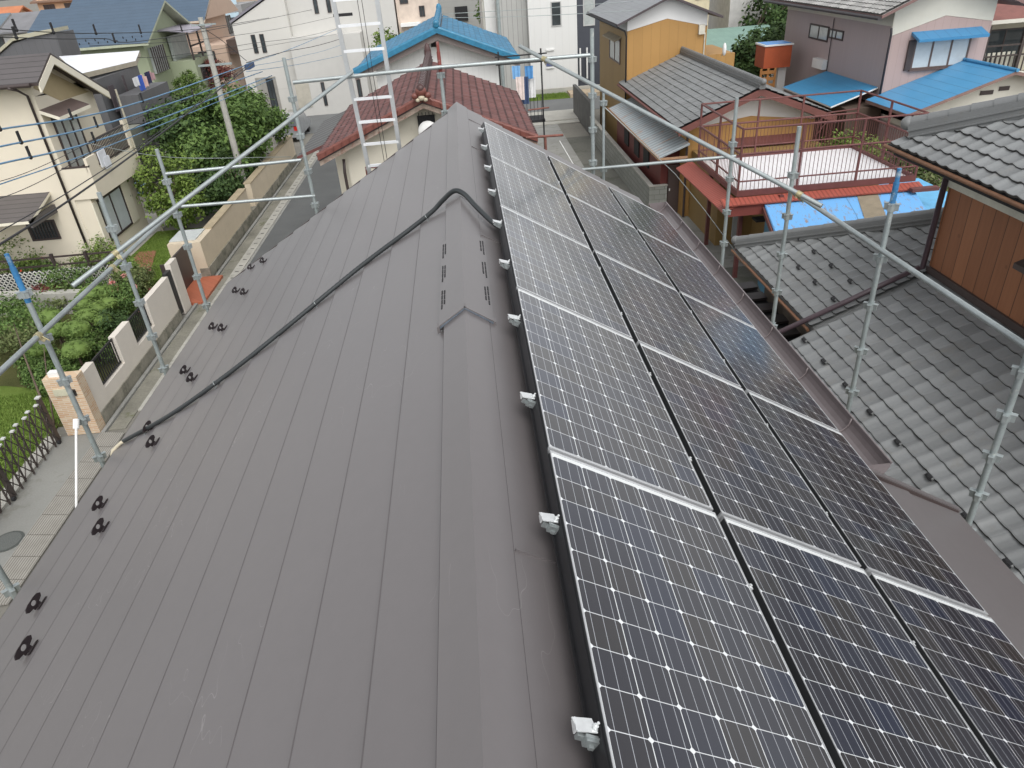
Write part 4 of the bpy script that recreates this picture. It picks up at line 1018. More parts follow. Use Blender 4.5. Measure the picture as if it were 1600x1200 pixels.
# slotted snow-stop tiles
ss = MB(); ss.ball((0, 0, .012), .03, .075, .03, 10); ss.obox((-.026, 0, .014), (.010, 0, 0), (0, .065, 0), (0, 0, .016), 1); ss.obox((.0, 0, .040), (.02, 0, 0), (0, .055, 0), (0, 0, .002), 1)
first = None
for x, y0, y1, st in ((5.33, yn0, 11.3, .795), (5.78, yn0+.4, 11.3, .795), (6.62, 11.9, 15.0, .795), (7.05, 12.2, 14.6, .795)):
    y = y0
    while y < y1:
        if first is None: first = ss.build('snow_stop_tile', [tile_grey2, dark_m]); o = first
        else: o = first.copy(); C.objects.link(o)
        o.parent = r1; o.location = Vector((x, y, zp(x)+.045))-Vector(r1['_o']); o.rotation_euler = (0, -math.atan(SLP), 0); y += st
m = MB(); m.path([(8.0, 11.55, -2.0), (7.97, 11.55, -3.75), (7.9, 11.55, zp(7.9)+.13), (7.3, 11.58, zp(7.3)+.11), (5.2, 11.62, zp(5.2)+.11)], .05, 10); m.build('downpipe', M('purple_brown_pipe', (.085, .06, .07), .4), r1)
m = MB(); m.tube((6.0, 11.5, zp(5.98)-.05), (6.0, 15.7, zp(5.98)-.05), .032, 8); m.build('gutter', M('copper_brown_gutter', (.20, .10, .055), .6, .1, .2), r1)
wood = NT('brown_cedar_boards'); X = wood.xyz(); s_ = wood.math('ADD', X[0], X[1]); q = wood.math('DIVIDE', s_, .30); ln = wood.math('LESS_THAN', wood.math('FRACT', q), .045)
w1 = wood.new('ShaderNodeTexWhiteNoise', noise_dimensions='1D'); wood.link(wood.math('FLOOR', q), w1.inputs['W'])
mp = wood.new('ShaderNodeMapping'); wood.link(wood.pos(), mp.inputs[0]); mp.inputs['Scale'].default_value = (9, 9, .8); g = wood.noise(2.0, 6, mp.outputs[0], .65)
vo = wood.new('ShaderNodeTexVoronoi'); vo.inputs['Scale'].default_value = 2.6; wood.link(wood.pos(), vo.inputs['Vector']); kn = wood.math('LESS_THAN', vo.outputs['Distance'], .09)
f = wood.math('ADD', wood.math('MULTIPLY', w1.outputs[0], .35), wood.math('MULTIPLY', g, .65)); c = wood.mix(f, (.18, .068, .03), (.36, .15, .068)); c = wood.mix(wood.math('MULTIPLY', kn, .4), c, (.13, .05, .02))
wood.col(wood.mix(ln, c, (.06, .025, .012))); wood.b.inputs['Roughness'].default_value = .6; wood.bump(wood.math('SUBTRACT', 1.0, ln), .5, .012)
m = MB(); m.box(8.05, 14, yn0, 11.5, -5, -2.0); m.build('board_wall', wood.m, r1)
m = MB(); m.box(8.02, 8.049, yn0, 11.5, -2.26, -2.0); m.build('frieze', M('pale_frieze', (.55, .55, .48), .6), r1)
m = MB(); m.box(8.0, 8.049, yn0, 11.5, zp(8.0)+.02, zp(8.0)+.14); m.build('flashing', brown_m, r1)
m = MB(); m.box(6.6, 14, yn0, 15.0, G, zp(6.5)-.32); m.box(5.2, 6.5, yn0, 9.4, G, zp(5.2)-.3); m.build('lower_wall', M('dark_brown_lower_wall', (.10, .08, .065), .85), r1)
ux, uz = 7.22, -1.62
def zu(x): return uz+SLP*(x-ux)
tile_mesh('upper_roof_tiles', (ux, yn0, uz), (0, 1, 0), VU, 14.3, 5.0, tile_grey, r1, clip=lambda u, v: (yn0+u) < 12.2-(v/VL))
m = MB(); m.slab((ux+.02, yn0, uz-.03), (ux+.02, 12.2, uz-.03), (12, 7.45, zu(12)-.03), (12, yn0, zu(12)-.03), .1)
m.ext([(ux+.02, 12.2, uz-.05), (12, 7.45, zu(12)-.06), (16, 7.45, zu(12)-.06), (16, 12.2, uz-.05)], (0, 0, -.1)); m.box(ux+.1, 14, yn0, 12.1, uz-.2, uz-.13); m.build('roof_deck', [dark_m], r1)
ridge_tiles('hip_tiles', (ux+.25, 11.95, zu(ux+.25)+.0), (11.5, 7.7, zu(11.5)+.04), tile_grey, r1, .085, .26, .3, .1)
m = MB(); m.tube((ux-.03, yn0, uz-.06), (ux-.03, 12.2, uz-.06), .036, 8); m.build('gutter', MC['copper_brown_gutter'], r1)
m = MB(); m.slab((7.72, 5.6, -2.70), (7.72, 9.2, -2.70), (8.05, 9.2, -2.58), (8.05, 5.6, -2.58), .08); m.build('awning', brown_m, r1)
lt = thing('pergola_roof', 'dark slatted lean-to roof tucked under the grey tiled eave', 'lean-to roof', (5.2, 13, G)); m = MB()
m.box(3.9, 6.48, 9.6, 15.5, -5.62, -5.6); m.build('sheet', dark_m, lt)
for i in range(10): m = MB(); y = 9.75+i*.6; m.obox((5.2, y, -5.53), (1.27, .1, 0), (0, .17, 0), (0, 0, .03)); m.build('slat', M('grey_brown_slat', (.05, .043, .042), .5, 0, .2, 4), lt)
for x, y in ((4.75, 15.3), (4.75, 11.2)): m = MB(); m.box(x, x+.08, y, y+.08, G, -5.62); m.build('post', dark_m, lt)

# =================================================================== TERRACE HOUSE GROUP
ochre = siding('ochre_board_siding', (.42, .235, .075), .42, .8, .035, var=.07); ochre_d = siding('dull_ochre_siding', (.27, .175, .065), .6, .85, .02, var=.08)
redbr = M('red_brown_rail_paint', (.135, .047, .042), .55, 0, .2, 6, 40); white_wall = M('white_render', (.74, .74, .73), .8, 0, .04, 1, 20)
r2 = thing('house', 'low ochre board house with a grey tiled gable roof and white gable', 'house', (10.5, 31.5, G))
x0, x1, xm, y0, y1 = 8.1, 12.95, 10.5, 26.95, 36.2
m = MB(); m.prism([(x0, y0), (x1, y0), (x1, y1), (x0, y1)], G, -4.55); m.ext([(x0, y0, -4.55), (x1, y0, -4.55), (x1, y0, -4.5), (xm, y0, -4.2), (x0, y0, -4.5)], (0, .1, 0)); m.build('wall', ochre, r2)
m = MB(); m.ext([(x0, y0+.03, -4.51), (xm, y0+.03, -4.21), (x1, y0+.03, -4.51), (x1, y0+.03, -4.42), (xm, y0+.03, -3.35), (x0, y0+.03, -4.42)], (0, 9.1, 0)); m.build('gable_wall', white_wall, r2)
ez, rz = -4.28, -3.12; ex0, ex1 = 7.6, 13.4; yy0, yy1 = 26.25, 36.9
Lh = math.hypot(xm-ex0, rz-ez); Vl = Vector((xm-ex0, 0, rz-ez)).normalized(); Vr = Vector((xm-ex1, 0, rz-ez)).normalized()
tile_mesh('roof_tiles', (ex0, yy0, ez), (0, 1, 0), Vl, yy1-yy0, Lh, tile_grey2, r2, ex=.28, nu=5)
tile_mesh('roof_tiles', (ex1, yy0, ez), (0, 1, 0), Vr, yy1-yy0, Lh, tile_grey2, r2, ex=.28, nu=5)
m = MB(); m.slab((ex0+.02, yy0+.03, ez-.03), (ex0+.02, yy1, ez-.03), (xm, yy1, rz-.03), (xm, yy0+.03, rz-.03), .1); m.slab((ex1-.02, yy1, ez-.03), (ex1-.02, yy0+.03, ez-.03), (xm, yy0+.03, rz-.03), (xm, yy1, rz-.03), .1); m.build('roof_deck', brown_m, r2)
bb = M('red_brown_bargeboard', (.16, .06, .05), .6)
for sx in (ex0, ex1): m = MB(); m.ext([(sx, yy0, ez-.02), (xm, yy0, rz-.02), (xm, yy0, rz-.26), (sx, yy0, ez-.26)], (0, -.04, 0)); m.build('bargeboard', bb, r2)
ridge_tiles('ridge_tiles', (xm, yy0-.1, rz), (xm, yy1, rz), tile_grey2, r2, .08, .24, .3, .1)
m = MB(); m.tube((ex0-.05, yy0, ez-.08), (ex0-.05, yy1, ez-.08), .06, 8); m.build('gutter', bb, r2)
fo = window(r2, 'y', y0, 9.95, 12.15, -6.2, -5.2, frame=brown_m, glass=glass_l, out=-1, mull=2, bars=14)
m = MB(); m.slab((9.8, 26.45, -5.12), (12.3, 26.45, -5.12), (12.3, 26.95, -4.95), (9.8, 26.95, -4.95), .06); m.build('awning', redbr, r2)
m = MB(); m.tube((8.14, 26.88, G), (8.14, 26.88, -4.4), .045, 8); m.build('downpipe', brown_m, r2)
corr = linesroof('rusting_corrugated_steel', (.40, .45, .47), .3, 0, .5, .62, .4, .1, stain=((.40, .22, .13), .54, (3.2, .8, 1)))
lt = thing('lean_to', 'lean-to with a pale corrugated steel roof and dark red walls beside the alley', 'lean-to', (7.7, 32, G))
m = MB(); m.slab((6.95, 26.35, -5.28), (6.95, 36.2, -5.28), (8.08, 36.2, -4.86), (8.08, 26.35, -4.86), .05); m.build('roof', [corr], lt)
m = MB(); m.box(6.9, 6.94, 26.3, 36.2, -5.36, -5.24); m.box(6.94, 8.0, 26.28, 26.32, -5.36, -5.28); m.build('fascia', M('peeling_orange_fascia', (.42, .25, .15), .8, 0, .25, 4, 30), lt)
dred = siding('dark_red_board', (.15, .035, .03), .2, .7, .08)
m = MB(); m.box(7.38, 8.09, 27.66, 36.2, G, -5.3); m.build('wall', dred, lt)
m = MB(); m.box(7.66, 8.22, 27.52, 27.60, G+.02, -5.9); m.box(7.70, 7.74, 27.50, 27.52, G+.9, G+1.0, 1); m.build('door', [M('brown_steel_door', (.085, .062, .058), .5, 0, .08), white_m], lt)
for y in (29.5, 31.3, 33.4): m = MB(); m.box(7.33, 7.38, y, y+.9, -6.5, -5.75); m.build('window', dark_m, lt)
bw = NT('concrete_block'); bt = bw.new('ShaderNodeTexBrick'); X = bw.xyz(); cx = bw.new('ShaderNodeCombineXYZ'); bw.link(bw.math('ADD', X[0], X[1]), cx.inputs[0]); bw.link(X[2], cx.inputs[1]); bw.link(cx.outputs[0], bt.inputs[0])
bt.inputs['Color1'].default_value = (.36, .37, .35, 1); bt.inputs['Color2'].default_value = (.30, .31, .29, 1); bt.inputs['Mortar'].default_value = (.2, .2, .19, 1); bt.inputs['Scale'].default_value = 1; bt.inputs['Brick Width'].default_value = .4; bt.inputs['Row Height'].default_value = .2; bt.inputs['Mortar Size'].default_value = .012
bw.link(bw.mix(bw.math('MULTIPLY', bw.noise(1.5, 5), .5), bt.outputs[0], (.2, .21, .17)), bw.b.inputs['Base Color']); bw.b.inputs['Roughness'].default_value = .9; bw.bump(bt.outputs['Fac'], -.4, .01)
t = thing('block_wall', 'grey concrete block wall running along the alley to the brown door', 'wall', (7.0, 34, G)); m = MB(); m.box(6.92, 7.08, 27.5, 41.5, G, -6.68); m.box(7.08, 7.62, 27.48, 27.62, G, -6.68); m.build('blocks', bw.m, t)
m = MB(); m.box(6.9, 7.1, 27.46, 41.5, -6.679, -6.64); m.box(7.1, 7.64, 27.46, 27.64, -6.679, -6.64); m.build('coping', concrete_l, t)
t = thing('block_wall', 'dark weathered block wall at the far end of the alley', 'wall', (7.0, 44, G)); m = MB(); m.box(7.0, 7.2, 41.6, 48.5, G, -6.0); m.build('blocks', M('sooty_blocks', (.12, .12, .115), .9, 0, .3, 2, 20), t)
# terrace
tx0, tx1, ty0, ty1, tz = 7.72, 13.1, 20.3, 24.25, -4.95
tr = thing('terrace', 'raised terrace with a white ribbed floor and red-brown railings', 'terrace', (10.4, 22.3, G))
m = MB(); m.slab((tx0+.08, ty0+.08, tz), (tx1-.08, ty0+.08, tz), (tx1-.08, ty1-.08, tz+.02), (tx0+.08, ty1-.08, tz+.02), .05); m.build('floor', [linesroof('white_ribbed_deck', (.80, .79, .80), .3, 0, .5, .93, .15, .04)], tr)
m = MB()
for a in ((tx0, tx1, ty0, ty0+.08), (tx0, tx1, ty1-.08, ty1), (tx0, tx0+.08, ty0+.08, ty1-.08), (tx1-.08, tx1, ty0+.08, ty1-.08)): m.box(*a, tz-.07, tz+.1)
m.build('edge_beam', redbr, tr)
m = MB(); m.box(tx0+.08, tx0+.3, ty0+.08, ty1-.08, tz+.021, tz+.10); m.build('upstand', white_m, tr)
def railside(p, q, nb, posts):
    p, q = Vector(p), Vector(q); d = (q-p)
    m = MB()
    for z, r in ((-3.1, .032), (-3.8, .034), (-4.58, .026)): m.tube((p.x, p.y, z), (q.x, q.y, z), r, 6)
    m.build('rail', redbr, tr)
    m = MB()
    for k in range(nb+1): a = p+d*(k/nb); m.box(a.x-.0065, a.x+.0065, a.y-.0065, a.y+.0065, -4.86, -3.8)
    m.build('balusters', redbr, tr)
    for f in posts: a = p+d*f; m = MB(); m.box(a.x-.028, a.x+.028, a.y-.028, a.y+.028, tz, -3.1); m.build('post', redbr, tr)
railside((tx0+.03, ty0+.03, 0), (tx1-.03, ty0+.03, 0), 44, (0, .33, .66, 1)); railside((tx0+.03, ty0+.06, 0), (tx0+.03, ty1-.03, 0), 30, (.5, 1))
railside((tx0+.06, ty1-.03, 0), (tx1-.03, ty1-.03, 0), 44, (.36, .64, 1)); railside((tx1-.03, ty0+.06, 0), (tx1-.03, ty1-.06, 0), 30, (.5,))
for x, y in ((8.1, 20.8), (12.7, 20.8), (8.1, 23.8), (12.7, 23.8), (9.0, 20.15)): m = MB(); m.box(x-.06, x+.06, y-.06, y+.06, G, tz-.07); m.build('leg', redbr, tr)
aw = thing('awning_roof', 'bright orange-red corrugated awning under the terrace edge', 'awning', (8, 21.5, -5.6)); redc = linesroof('orange_red_corrugated', (.36, .085, .058), .13, 0, .5, .65, .35)
m = MB(); m.slab((7.22, 19.95, -5.32), (7.22, 25.0, -5.32), (7.74, 25.0, -5.1), (7.74, 19.95, -5.1), .04); m.build('side_sheet', [redc], aw)
m = MB(); m.slab((13.2, 19.92, -5.13), (7.22, 19.92, -5.13), (7.22, 20.28, -5.03), (13.2, 20.28, -5.03), .04); m.build('front_sheet', [redc], aw); m = MB(); m.box(7.4, 8.8, 20.0, 20.06, -5.5, -5.18); m.build('beam', M('dark_red_beam', (.2, .05, .04), .6), aw)
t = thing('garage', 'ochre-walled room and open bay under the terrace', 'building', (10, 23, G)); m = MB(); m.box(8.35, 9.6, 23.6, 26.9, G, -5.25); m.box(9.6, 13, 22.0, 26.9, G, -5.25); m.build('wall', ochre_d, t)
m = MB(); m.box(8.9, 9.2, 23.5, 23.58, G+.3, G+1.5); m.build('meter', M('grey_meter', (.4, .42, .42), .5), t)
m = MB(); 
for z in (G+.7, G+1.5): m.box(8.9, 9.5, 21.5, 21.9, z, z+.06)
m.box(8.9, 9.5, 21.5, 21.9, G, G+.65); m.build('shelf', dark_m, t)
# beer-crate-like box with red marks
t = thing('crate', 'yellowish crate with red marks against the ochre wall', 'crate', (8.62, 26.2, G)); c = W(1104, 325, G); cx_, cy_ = c[0], c[1]
m = MB(); m.box(cx_-.22, cx_+.22, cy_-.15, cy_+.15, G+.04, G+.36); m.box(cx_-.22, cx_-.16, cy_-.15, cy_+.15, G, G+.04); m.box(cx_+.16, cx_+.22, cy_-.15, cy_+.15, G, G+.04); m.box(cx_-.05, cx_+.05, cy_-.02, cy_+.02, G+.361, G+.368, 1); m.build('box', [M('yellow_plastic', (.62, .40, .2), .6), dark_m], t)
for tx, dx in (('E', -.10), ('P', .015), ('3', .125)):
    cu = bpy.data.curves.new('lettering', 'FONT'); cu.body = tx; cu.size = .15; cu.align_x = 'CENTER'; cu.extrude = .002
    o0 = bpy.data.objects.new('lettering_curve', cu); C.objects.link(o0); bpy.context.view_layer.update(); me = bpy.data.meshes.new_from_object(o0.evaluated_get(bpy.context.evaluated_depsgraph_get())); bpy.data.objects.remove(o0); o = bpy.data.objects.new('lettering', me); C.objects.link(o); o.parent = t; o.location = Vector((cx_+dx, cy_-.153, G+.15))-Vector(t['_o']); o.rotation_euler = (PI/2, 0, 0); me.materials.clear(); me.materials.append(M('red_print', (.4, .05, .04), .6))
# bicycle in the open bay
def bicycle(x, y, label):
    t = thing('bicycle', label, 'bicycle', (x, y, G)); 
    for yy in (y-.5, y+.5):
        m = MB(); P_ = [(x, yy+.31*math.cos(a), G+.32+.31*math.sin(a)) for a in [2*PI*k/20 for k in range(21)]]; m.path(P_, .018, 6); m.build('wheel', black_m, t)
    m = MB()
    for a, b in (((0, -.5, .32), (0, -.18, .75)), ((0, -.18, .75), (0, .3, .8)), ((0, .05, .3), (0, .33, .85)), ((0, .05, .3), (0, -.22, .8)), ((0, .33, .95), (0, .5, .32)), ((0, -.5, .32), (0, .05, .3))): m.tube((x+a[0], y+a[1], G+a[2]), (x+b[0], y+b[1], G+b[2]), .016, 6)
    m.build('frame', M('silver_bike', (.45, .46, .48), .3, .6), t)
    m = MB(); m.tube((x-.26, y+.3, G+.98), (x+.26, y+.3, G+.98), .012, 6); m.build('handlebar', alu, t); m = MB(); m.ball((x, y-.24, G+.84), .08, .13, .04, 8); m.build('saddle', black_m, t)
b_ = W(1168, 362, G+.3); bicycle(b_[0], b_[1]+.6, 'bicycle parked in the dark bay beside the red-brown post')
# blue sheet carport
bs = linesroof('flaking_blue_sheet', (.16, .42, .78), 2.3, 0, .55, .6, .012, .05, stain=((.28, .22, .20), .545, (9, 2.2, 1)))
t = thing('carport', 'lean-to with a flaking sky-blue sheet roof and one bare beige patch', 'carport', (11, 20, G))
q0, q1, q2, q3 = AZ(1192, 313, -5.17), AZ(1425, 292, -5.17), AZ(1475, 372, -5.62), AZ(1222, 392, -5.62)
m = MB(); m.slab(q3, q2, q1, q0, .05); m.build('roof', [bs], t)
m = MB(); e_ = Vector((0, 0, .012)); m.slab(q3.lerp(q2, .56)+e_, q3.lerp(q2, .70)+e_, q0.lerp(q1, .76)+e_, q0.lerp(q1, .62)+e_, .008); m.build('bare_patch', M('bare_board', (.25, .21, .15), .9, 0, .2, 3), t)
m = MB(); m.ext([q0+Vector((0, 0, -.06)), q3+Vector((0, 0, -.06)), q3+Vector((0, 0, -.2)), q0+Vector((0, 0, -.2))], (-.05, 0, 0)); m.build('bargeboard', bb, t)
m = MB(); m.ext([q0+Vector((.1, -.1, -.3)), q3+Vector((.1, .05, -.3)), Vector((q3.x+.1, q3.y+.05, G)), Vector((q0.x+.1, q0.y-.1, G))], (.04, 0, 0)); m.build('blue_wall', siding('teal_blue_boards', (.07, .2, .3), .12, .75, .1), t)
m = MB(); m.box(12.9, 14.6, 18.9, 22.5, -5.75, -5.65); m.build('side_roof', M('sky_blue_sheet', (.16, .48, .78), .5), t)
m = MB(); m.box(12.7, 13.5, 19.7, 19.9, -5.16, -5.06); m.build('timber', redbr, t)
shrub('yellow-green bush behind the terrace beside the mauve wall', (13.7, 25.6, -5.6), (1.2, 1.2, .7), 3500, .13, LY, seed=91, clumps=40)
shrub('olive bush filling the yard right of the terrace', (15.2, 24.0, -6.2), (1.6, 1.8, .9), 4500, .14, LO, seed=92, clumps=50)
shrub('green bush at the foot of the mauve annex wall', (16.0, 24.5, -5.5), (.9, 1.0, .6), 2500, .12, LG, seed=93, clumps=30)
t = thing('stair', 'rust-brown steel stair landing with curved handrail behind the terrace', 'stair', (11.9, 24.8, G)); m = MB(); p0, p1 = AY(1275, 190, 24.9), AY(1305, 178, 24.9)
m.path([AY(1278, 200, 24.8), AY(1283, 186, 24.8), AY(1295, 176, 24.8), AY(1340, 170, 24.8)], .025, 6); m.path([AY(1272, 215, 24.8), AY(1280, 205, 24.8), AY(1292, 190, 24.8)], .02, 6); m.build('handrail', redbr, t)
m = MB()
for k in range(10): a = AY(1262+k*4.5, 190-k*.6, 24.75); m.box(a.x-.01, a.x+.01, 24.74, 24.76, -5, a.z)
m.build('balusters', redbr, t)

# =================================================================== TALL OCHRE HOUSE
r3 = thing('house', 'tall ochre two-storey house with a grey metal roof and white gable band', 'house', (9.8, 40, G))
x0, x1, xm, y0, y1 = 7.86, 11.62, 9.72, 36.4, 43.6
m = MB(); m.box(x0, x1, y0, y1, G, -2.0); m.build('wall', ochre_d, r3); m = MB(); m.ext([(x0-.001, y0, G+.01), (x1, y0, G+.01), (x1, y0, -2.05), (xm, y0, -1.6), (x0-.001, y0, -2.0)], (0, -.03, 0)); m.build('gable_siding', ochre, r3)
m = MB(); m.ext([(x0, y0, -1.99), (xm, y0, -1.59), (x1, y0, -2.04), (x1, y0, -1.45), (xm, y0, -.7), (x0, y0, -1.45)], (0, 7.1, 0)); m.build('gable_wall', white_wall, r3)
grm = linesroof('grey_metal_roof', (.25, .26, .27), 0, .26, .5, .75, .08); m = MB()
m.slab((7.3, 35.9, -1.62), (7.3, 44.3, -1.62), (xm, 44.3, -.62), (xm, 35.9, -.62), .1, 0, 1); m.slab((12.2, 44.3, -1.62), (12.2, 35.9, -1.62), (xm, 35.9, -.62), (xm, 44.3, -.62), .1, 0, 1); m.build('roof', [grm, M('dark_verge', (.07, .055, .06), .6)], r3)
m = MB(); m.tube((7.26, 35.9, -1.72), (7.26, 44.3, -1.72), .06, 8); m.path([(7.3, 36.0, -1.75), (7.7, 36.2, -1.95), (7.8, 36.3, -2.2), (7.8, 36.3, -6)], .04, 6); m.build('gutter', dark_m, r3)
window(r3, 'x', x0, 37.9, 40.6, -3.6, -2.5, frame=M('taupe_frame', (.12, .08, .07), .5), glass=glass_l, out=-1, mull=1, t=.07); m = MB(); m.slab((7.5, 37.7, -2.5), (7.5, 40.8, -2.5), (7.86, 40.8, -2.35), (7.86, 37.7, -2.35), .05); m.build('awning', M('beige_awning', (.28, .24, .17), .6), r3)
m = MB(); m.box(11.63, 13.1, 36.5, 40, G, -3.3); m.build('extension', ochre, r3)
m = MB(); m.box(11.2, 11.48, 36.2, 36.37, -2.35, -1.95); m.tube((11.52, 36.33, -2.3), (11.52, 36.33, -3.35), .03, 6); m.build('meter_box', M('cream_box', (.6, .57, .48), .5), r3)
t = thing('satellite_dish', 'small white satellite dish in front of the tall ochre house', 'dish', (12.4, 36.0, -3.3)); p = AY(1132, 77, 35.8); m = MB()
m.ball(p, .09, .12, .28, 14); m.build('dish', white_m, t); m = MB(); m.tube(p, p+Vector((.05, .5, -.35)), .02, 6); m.tube(p, p+Vector((.28, -.1, -.1)), .015, 6); m.ball(p+Vector((.3, -.1, -.1)), .05, .05, .05, 8); m.build('arm', steel, t)
t = thing('house', 'cream house and teal-roofed annex behind the ochre houses', 'house', (16, 55, G)); m = MB(); m.box(15.5, 19.2, 60, 66, G, 1.0); m.box(12.5, 19.0, 50, 56, G, -5.0); m.build('wall', M('cream_paint', (.62, .55, .38), .8), t)
m = MB(); m.slab((12.2, 49, -4.95), (22.5, 49, -4.95), (22.5, 56.5, -4.3), (12.2, 56.5, -4.3), .15, 0, 1); m.build('roof', [linesroof('teal_sheet_roof', (.21, .33, .28), .5, 0, .6, .85, .05, .15), white_m], t)
window(t, 'y', 60, 16.2, 17.0, -1.6, -.2, glass=glass_d, out=-1, mull=1); window(t, 'y', 60, 18.1, 19.1, -2.6, 0, glass=M('amber_screen', (.4, .32, .18), .5), out=-1, mull=0)

# =================================================================== MAUVE HOUSE
mauve_w = siding('mauve_siding', (.42, .345, .34), .16, .93, .1, var=.03); mauve_s = siding('pink_siding', (.43, .32, .295), .32, .86, .05, var=.03); cr = M('cream_band', (.64, .62, .54), .8, 0, .04)
r4 = thing('house', 'mauve two-storey house with a cream band and blue-hooded window', 'house', (19.5, 34, G))
m = MB(); m.box(17, 21.0, 30, 40.2, G, -1.95); m.build('wall', mauve_w, r4); m = MB(); m.ext([(16.999, 30, G+.1), (21.0, 30, G+.1), (21.0, 30, -2.05), (19.05, 30, -1.72), (16.999, 30, -2.3)], (0, -.03, 0)); m.build('gable_siding', mauve_s, r4)
m = MB(); m.ext([(16.98, 29.98, -2.29), (19.05, 29.98, -1.71), (21.02, 29.98, -2.04), (21.02, 29.98, -1.2), (19.0, 29.98, -.4), (16.98, 29.98, -1.2)], (0, .1, 0)); m.box(16.97, 16.998, 30, 40.2, -1.95, -1.3); m.build('band', cr, r4)
m = MB(); m.slab((16.1, 29.3, -1.45), (16.1, 41, -1.45), (19, 41, -.25), (19, 29.3, -.25), .12, 0, 1); m.slab((21.9, 41, -1.45), (21.9, 29.3, -1.45), (19, 29.3, -.25), (19, 41, -.25), .12, 0, 1); m.build('roof_deck', [tile_pale, M('mauve_brown_verge', (.2, .12, .11), .6)], r4)
Vm = Vector((2.9, 0, 1.2)).normalized(); tile_mesh('roof_tiles', (16.08, 29.3, -1.42), (0, 1, 0), Vm, 11.7, 3.1, tile_pale, r4, ex=.28, nu=5)
m = MB(); m.tube((16.02, 29.3, -1.55), (16.02, 41, -1.55), .07, 8); m.path([(16.9, 29.9, -2.0), (16.95, 29.93, -2.2), (16.95, 29.93, -5)], .045, 6); m.tube((16.96, 34.9, -2), (16.96, 34.9, -4.6), .02, 5); m.build('gutter', M('dark_gutter', (.05, .045, .05), .5), r4)
win_px(r4, 'x', 17, 1267, 36, 1293, 66, out=-1, mull=1, t=.07); win_px(r4, 'x', 17, 1297, 44, 1317, 64, out=-1, mull=1, t=.07)
m = MB(); m.box(17.75, 17.98, 29.88, 29.97, -3.6, -2.5); m.build('shutter_box', brown_m, r4)
window(r4, 'y', 29.97, 18.0, 20.3, -3.6, -2.42, frame=M('taupe_frame'), glass=glass_f, out=-1, mull=2, t=.07, sill=True)
blue_hood = linesroof('bright_blue_roof', (.05, .23, .44), .42, 0, .4, .75, .06, .06); m = MB(); m.slab((17.8, 29.35, -2.42), (20.6, 29.35, -2.42), (20.6, 29.97, -2.2), (17.8, 29.97, -2.2), .1); m.build('hood', [blue_hood], r4)
t = thing('annex', 'single-storey mauve annex with a bright blue gabled sheet roof', 'annex', (20, 28, G)); m = MB(); m.box(17.0, 24.5, 27.4, 29.9, G, -4.75); m.build('wall', mauve_w, t)
m = MB(); m.ext([(16.999, 27.38, G+.1), (24, 27.38, G+.1), (24, 27.38, -4.9), (20.3, 27.38, -4.5), (16.999, 27.38, -5.15)], (0, .03, 0)); m.build('gable_siding', mauve_s, t)
m = MB(); m.ext([(17, 27.36, -5.14), (20.3, 27.36, -4.49), (24, 27.36, -4.89), (24, 27.36, -4.2), (20.2, 27.36, -3.55), (17, 27.36, -4.6)], (0, 2.4, 0)); m.build('gable_wall', cr, t)
m = MB(); m.slab((16.4, 26.8, -4.6), (16.4, 29.95, -4.6), (20.2, 29.95, -3.4), (20.2, 26.8, -3.4), .12, 0, 1); m.slab((24.5, 29.95, -4.5), (24.5, 26.8, -4.5), (20.2, 26.8, -3.4), (20.2, 29.95, -3.4), .12, 0, 1); m.tube((20.2, 26.75, -3.36), (20.2, 29.95, -3.36), .07, 6); m.build('roof', [linesroof('sky_blue_roof', (.075, .29, .52), 0, .46, .4, .7, .06, .07), M('brown_pink_verge', (.24, .15, .13), .6)], t)
m = MB(); m.box(16.93, 16.97, 27.6, 29.4, -5.3, -5.1); m.build('vent_strip', cr, t); m = MB(); m.box(19.4, 19.9, 27.33, 27.355, -4.25, -4.1); m.box(20.1, 20.5, 27.33, 27.355, -4.15, -4.0); m.build('vent', brown_m, t)
t = thing('lean_to', 'small blue-roofed lean-to with rusty streaks against the mauve wall', 'lean-to', (15.8, 32, G)); m = MB(); m.slab((14.95, 29.9, -4.75), (14.95, 34.9, -4.75), (16.97, 34.9, -4.2), (16.97, 30.2, -4.2), .06, 0, 1); m.build('roof', [linesroof('worn_blue_roof', (.05, .27, .5), 0, .5, .45, .8, .04, .1, stain=((.12, .1, .07), .62, (.7, 3, 1))), white_m], t)
m = MB(); m.box(15.5, 16.95, 29.6, 34.4, G, -4.85); m.build('wall', M('dark_brown_wall', (.08, .055, .04), .8), t); m = MB(); a = AX(1254, 115, 16.4); m.box(16.75, 16.99, a.y-1.2, a.y-.1, -4.15, -3.75); m.build('vent_hood', M('white_enamel'), t)
t = thing('water_tub', 'orange planter box with a bright blue rim on a tall white post', 'planter', (16.6, 40, G)); p = AY(1210, 88, 38); m = MB(); m.prism([(p.x-.75, 37.4), (p.x+.6, 37.4), (p.x+.6, 38.6), (p.x-.75, 38.6)], p.z-.45, p.z+.55); m.build('box', M('orange_red_panel', (.40, .085, .03), .6), t)
m = MB(); m.box(p.x-.8, p.x+.65, 37.35, 38.65, p.z+.551, p.z+.62); m.box(p.x-.7, p.x+.55, 37.45, 38.55, p.z+.621, p.z+.64, 1); m.build('rim', [white_m, M('vivid_blue_sheet', (.03, .25, .65), .4)], t); m = MB(); m.box(p.x+.2, p.x+.6, 37.8, 38.2, G, p.z-.45); m.build('post', white_m, t)
t = thing('fence', 'orange-brown lattice fence below the orange planter box', 'fence', (15.5, 37, G)); m = MB(); a = AY(1190, 108, 36.9); b = AY(1212, 108, 36.9)
for k in range(4): m.box(a.x, b.x, 36.88, 36.92, a.z-.25-.3*k, a.z-.1-.3*k)
for xx in (a.x, (a.x+b.x)/2, b.x): m.box(xx-.05, xx+.05, 36.9, 36.96, a.z-1.4, a.z)
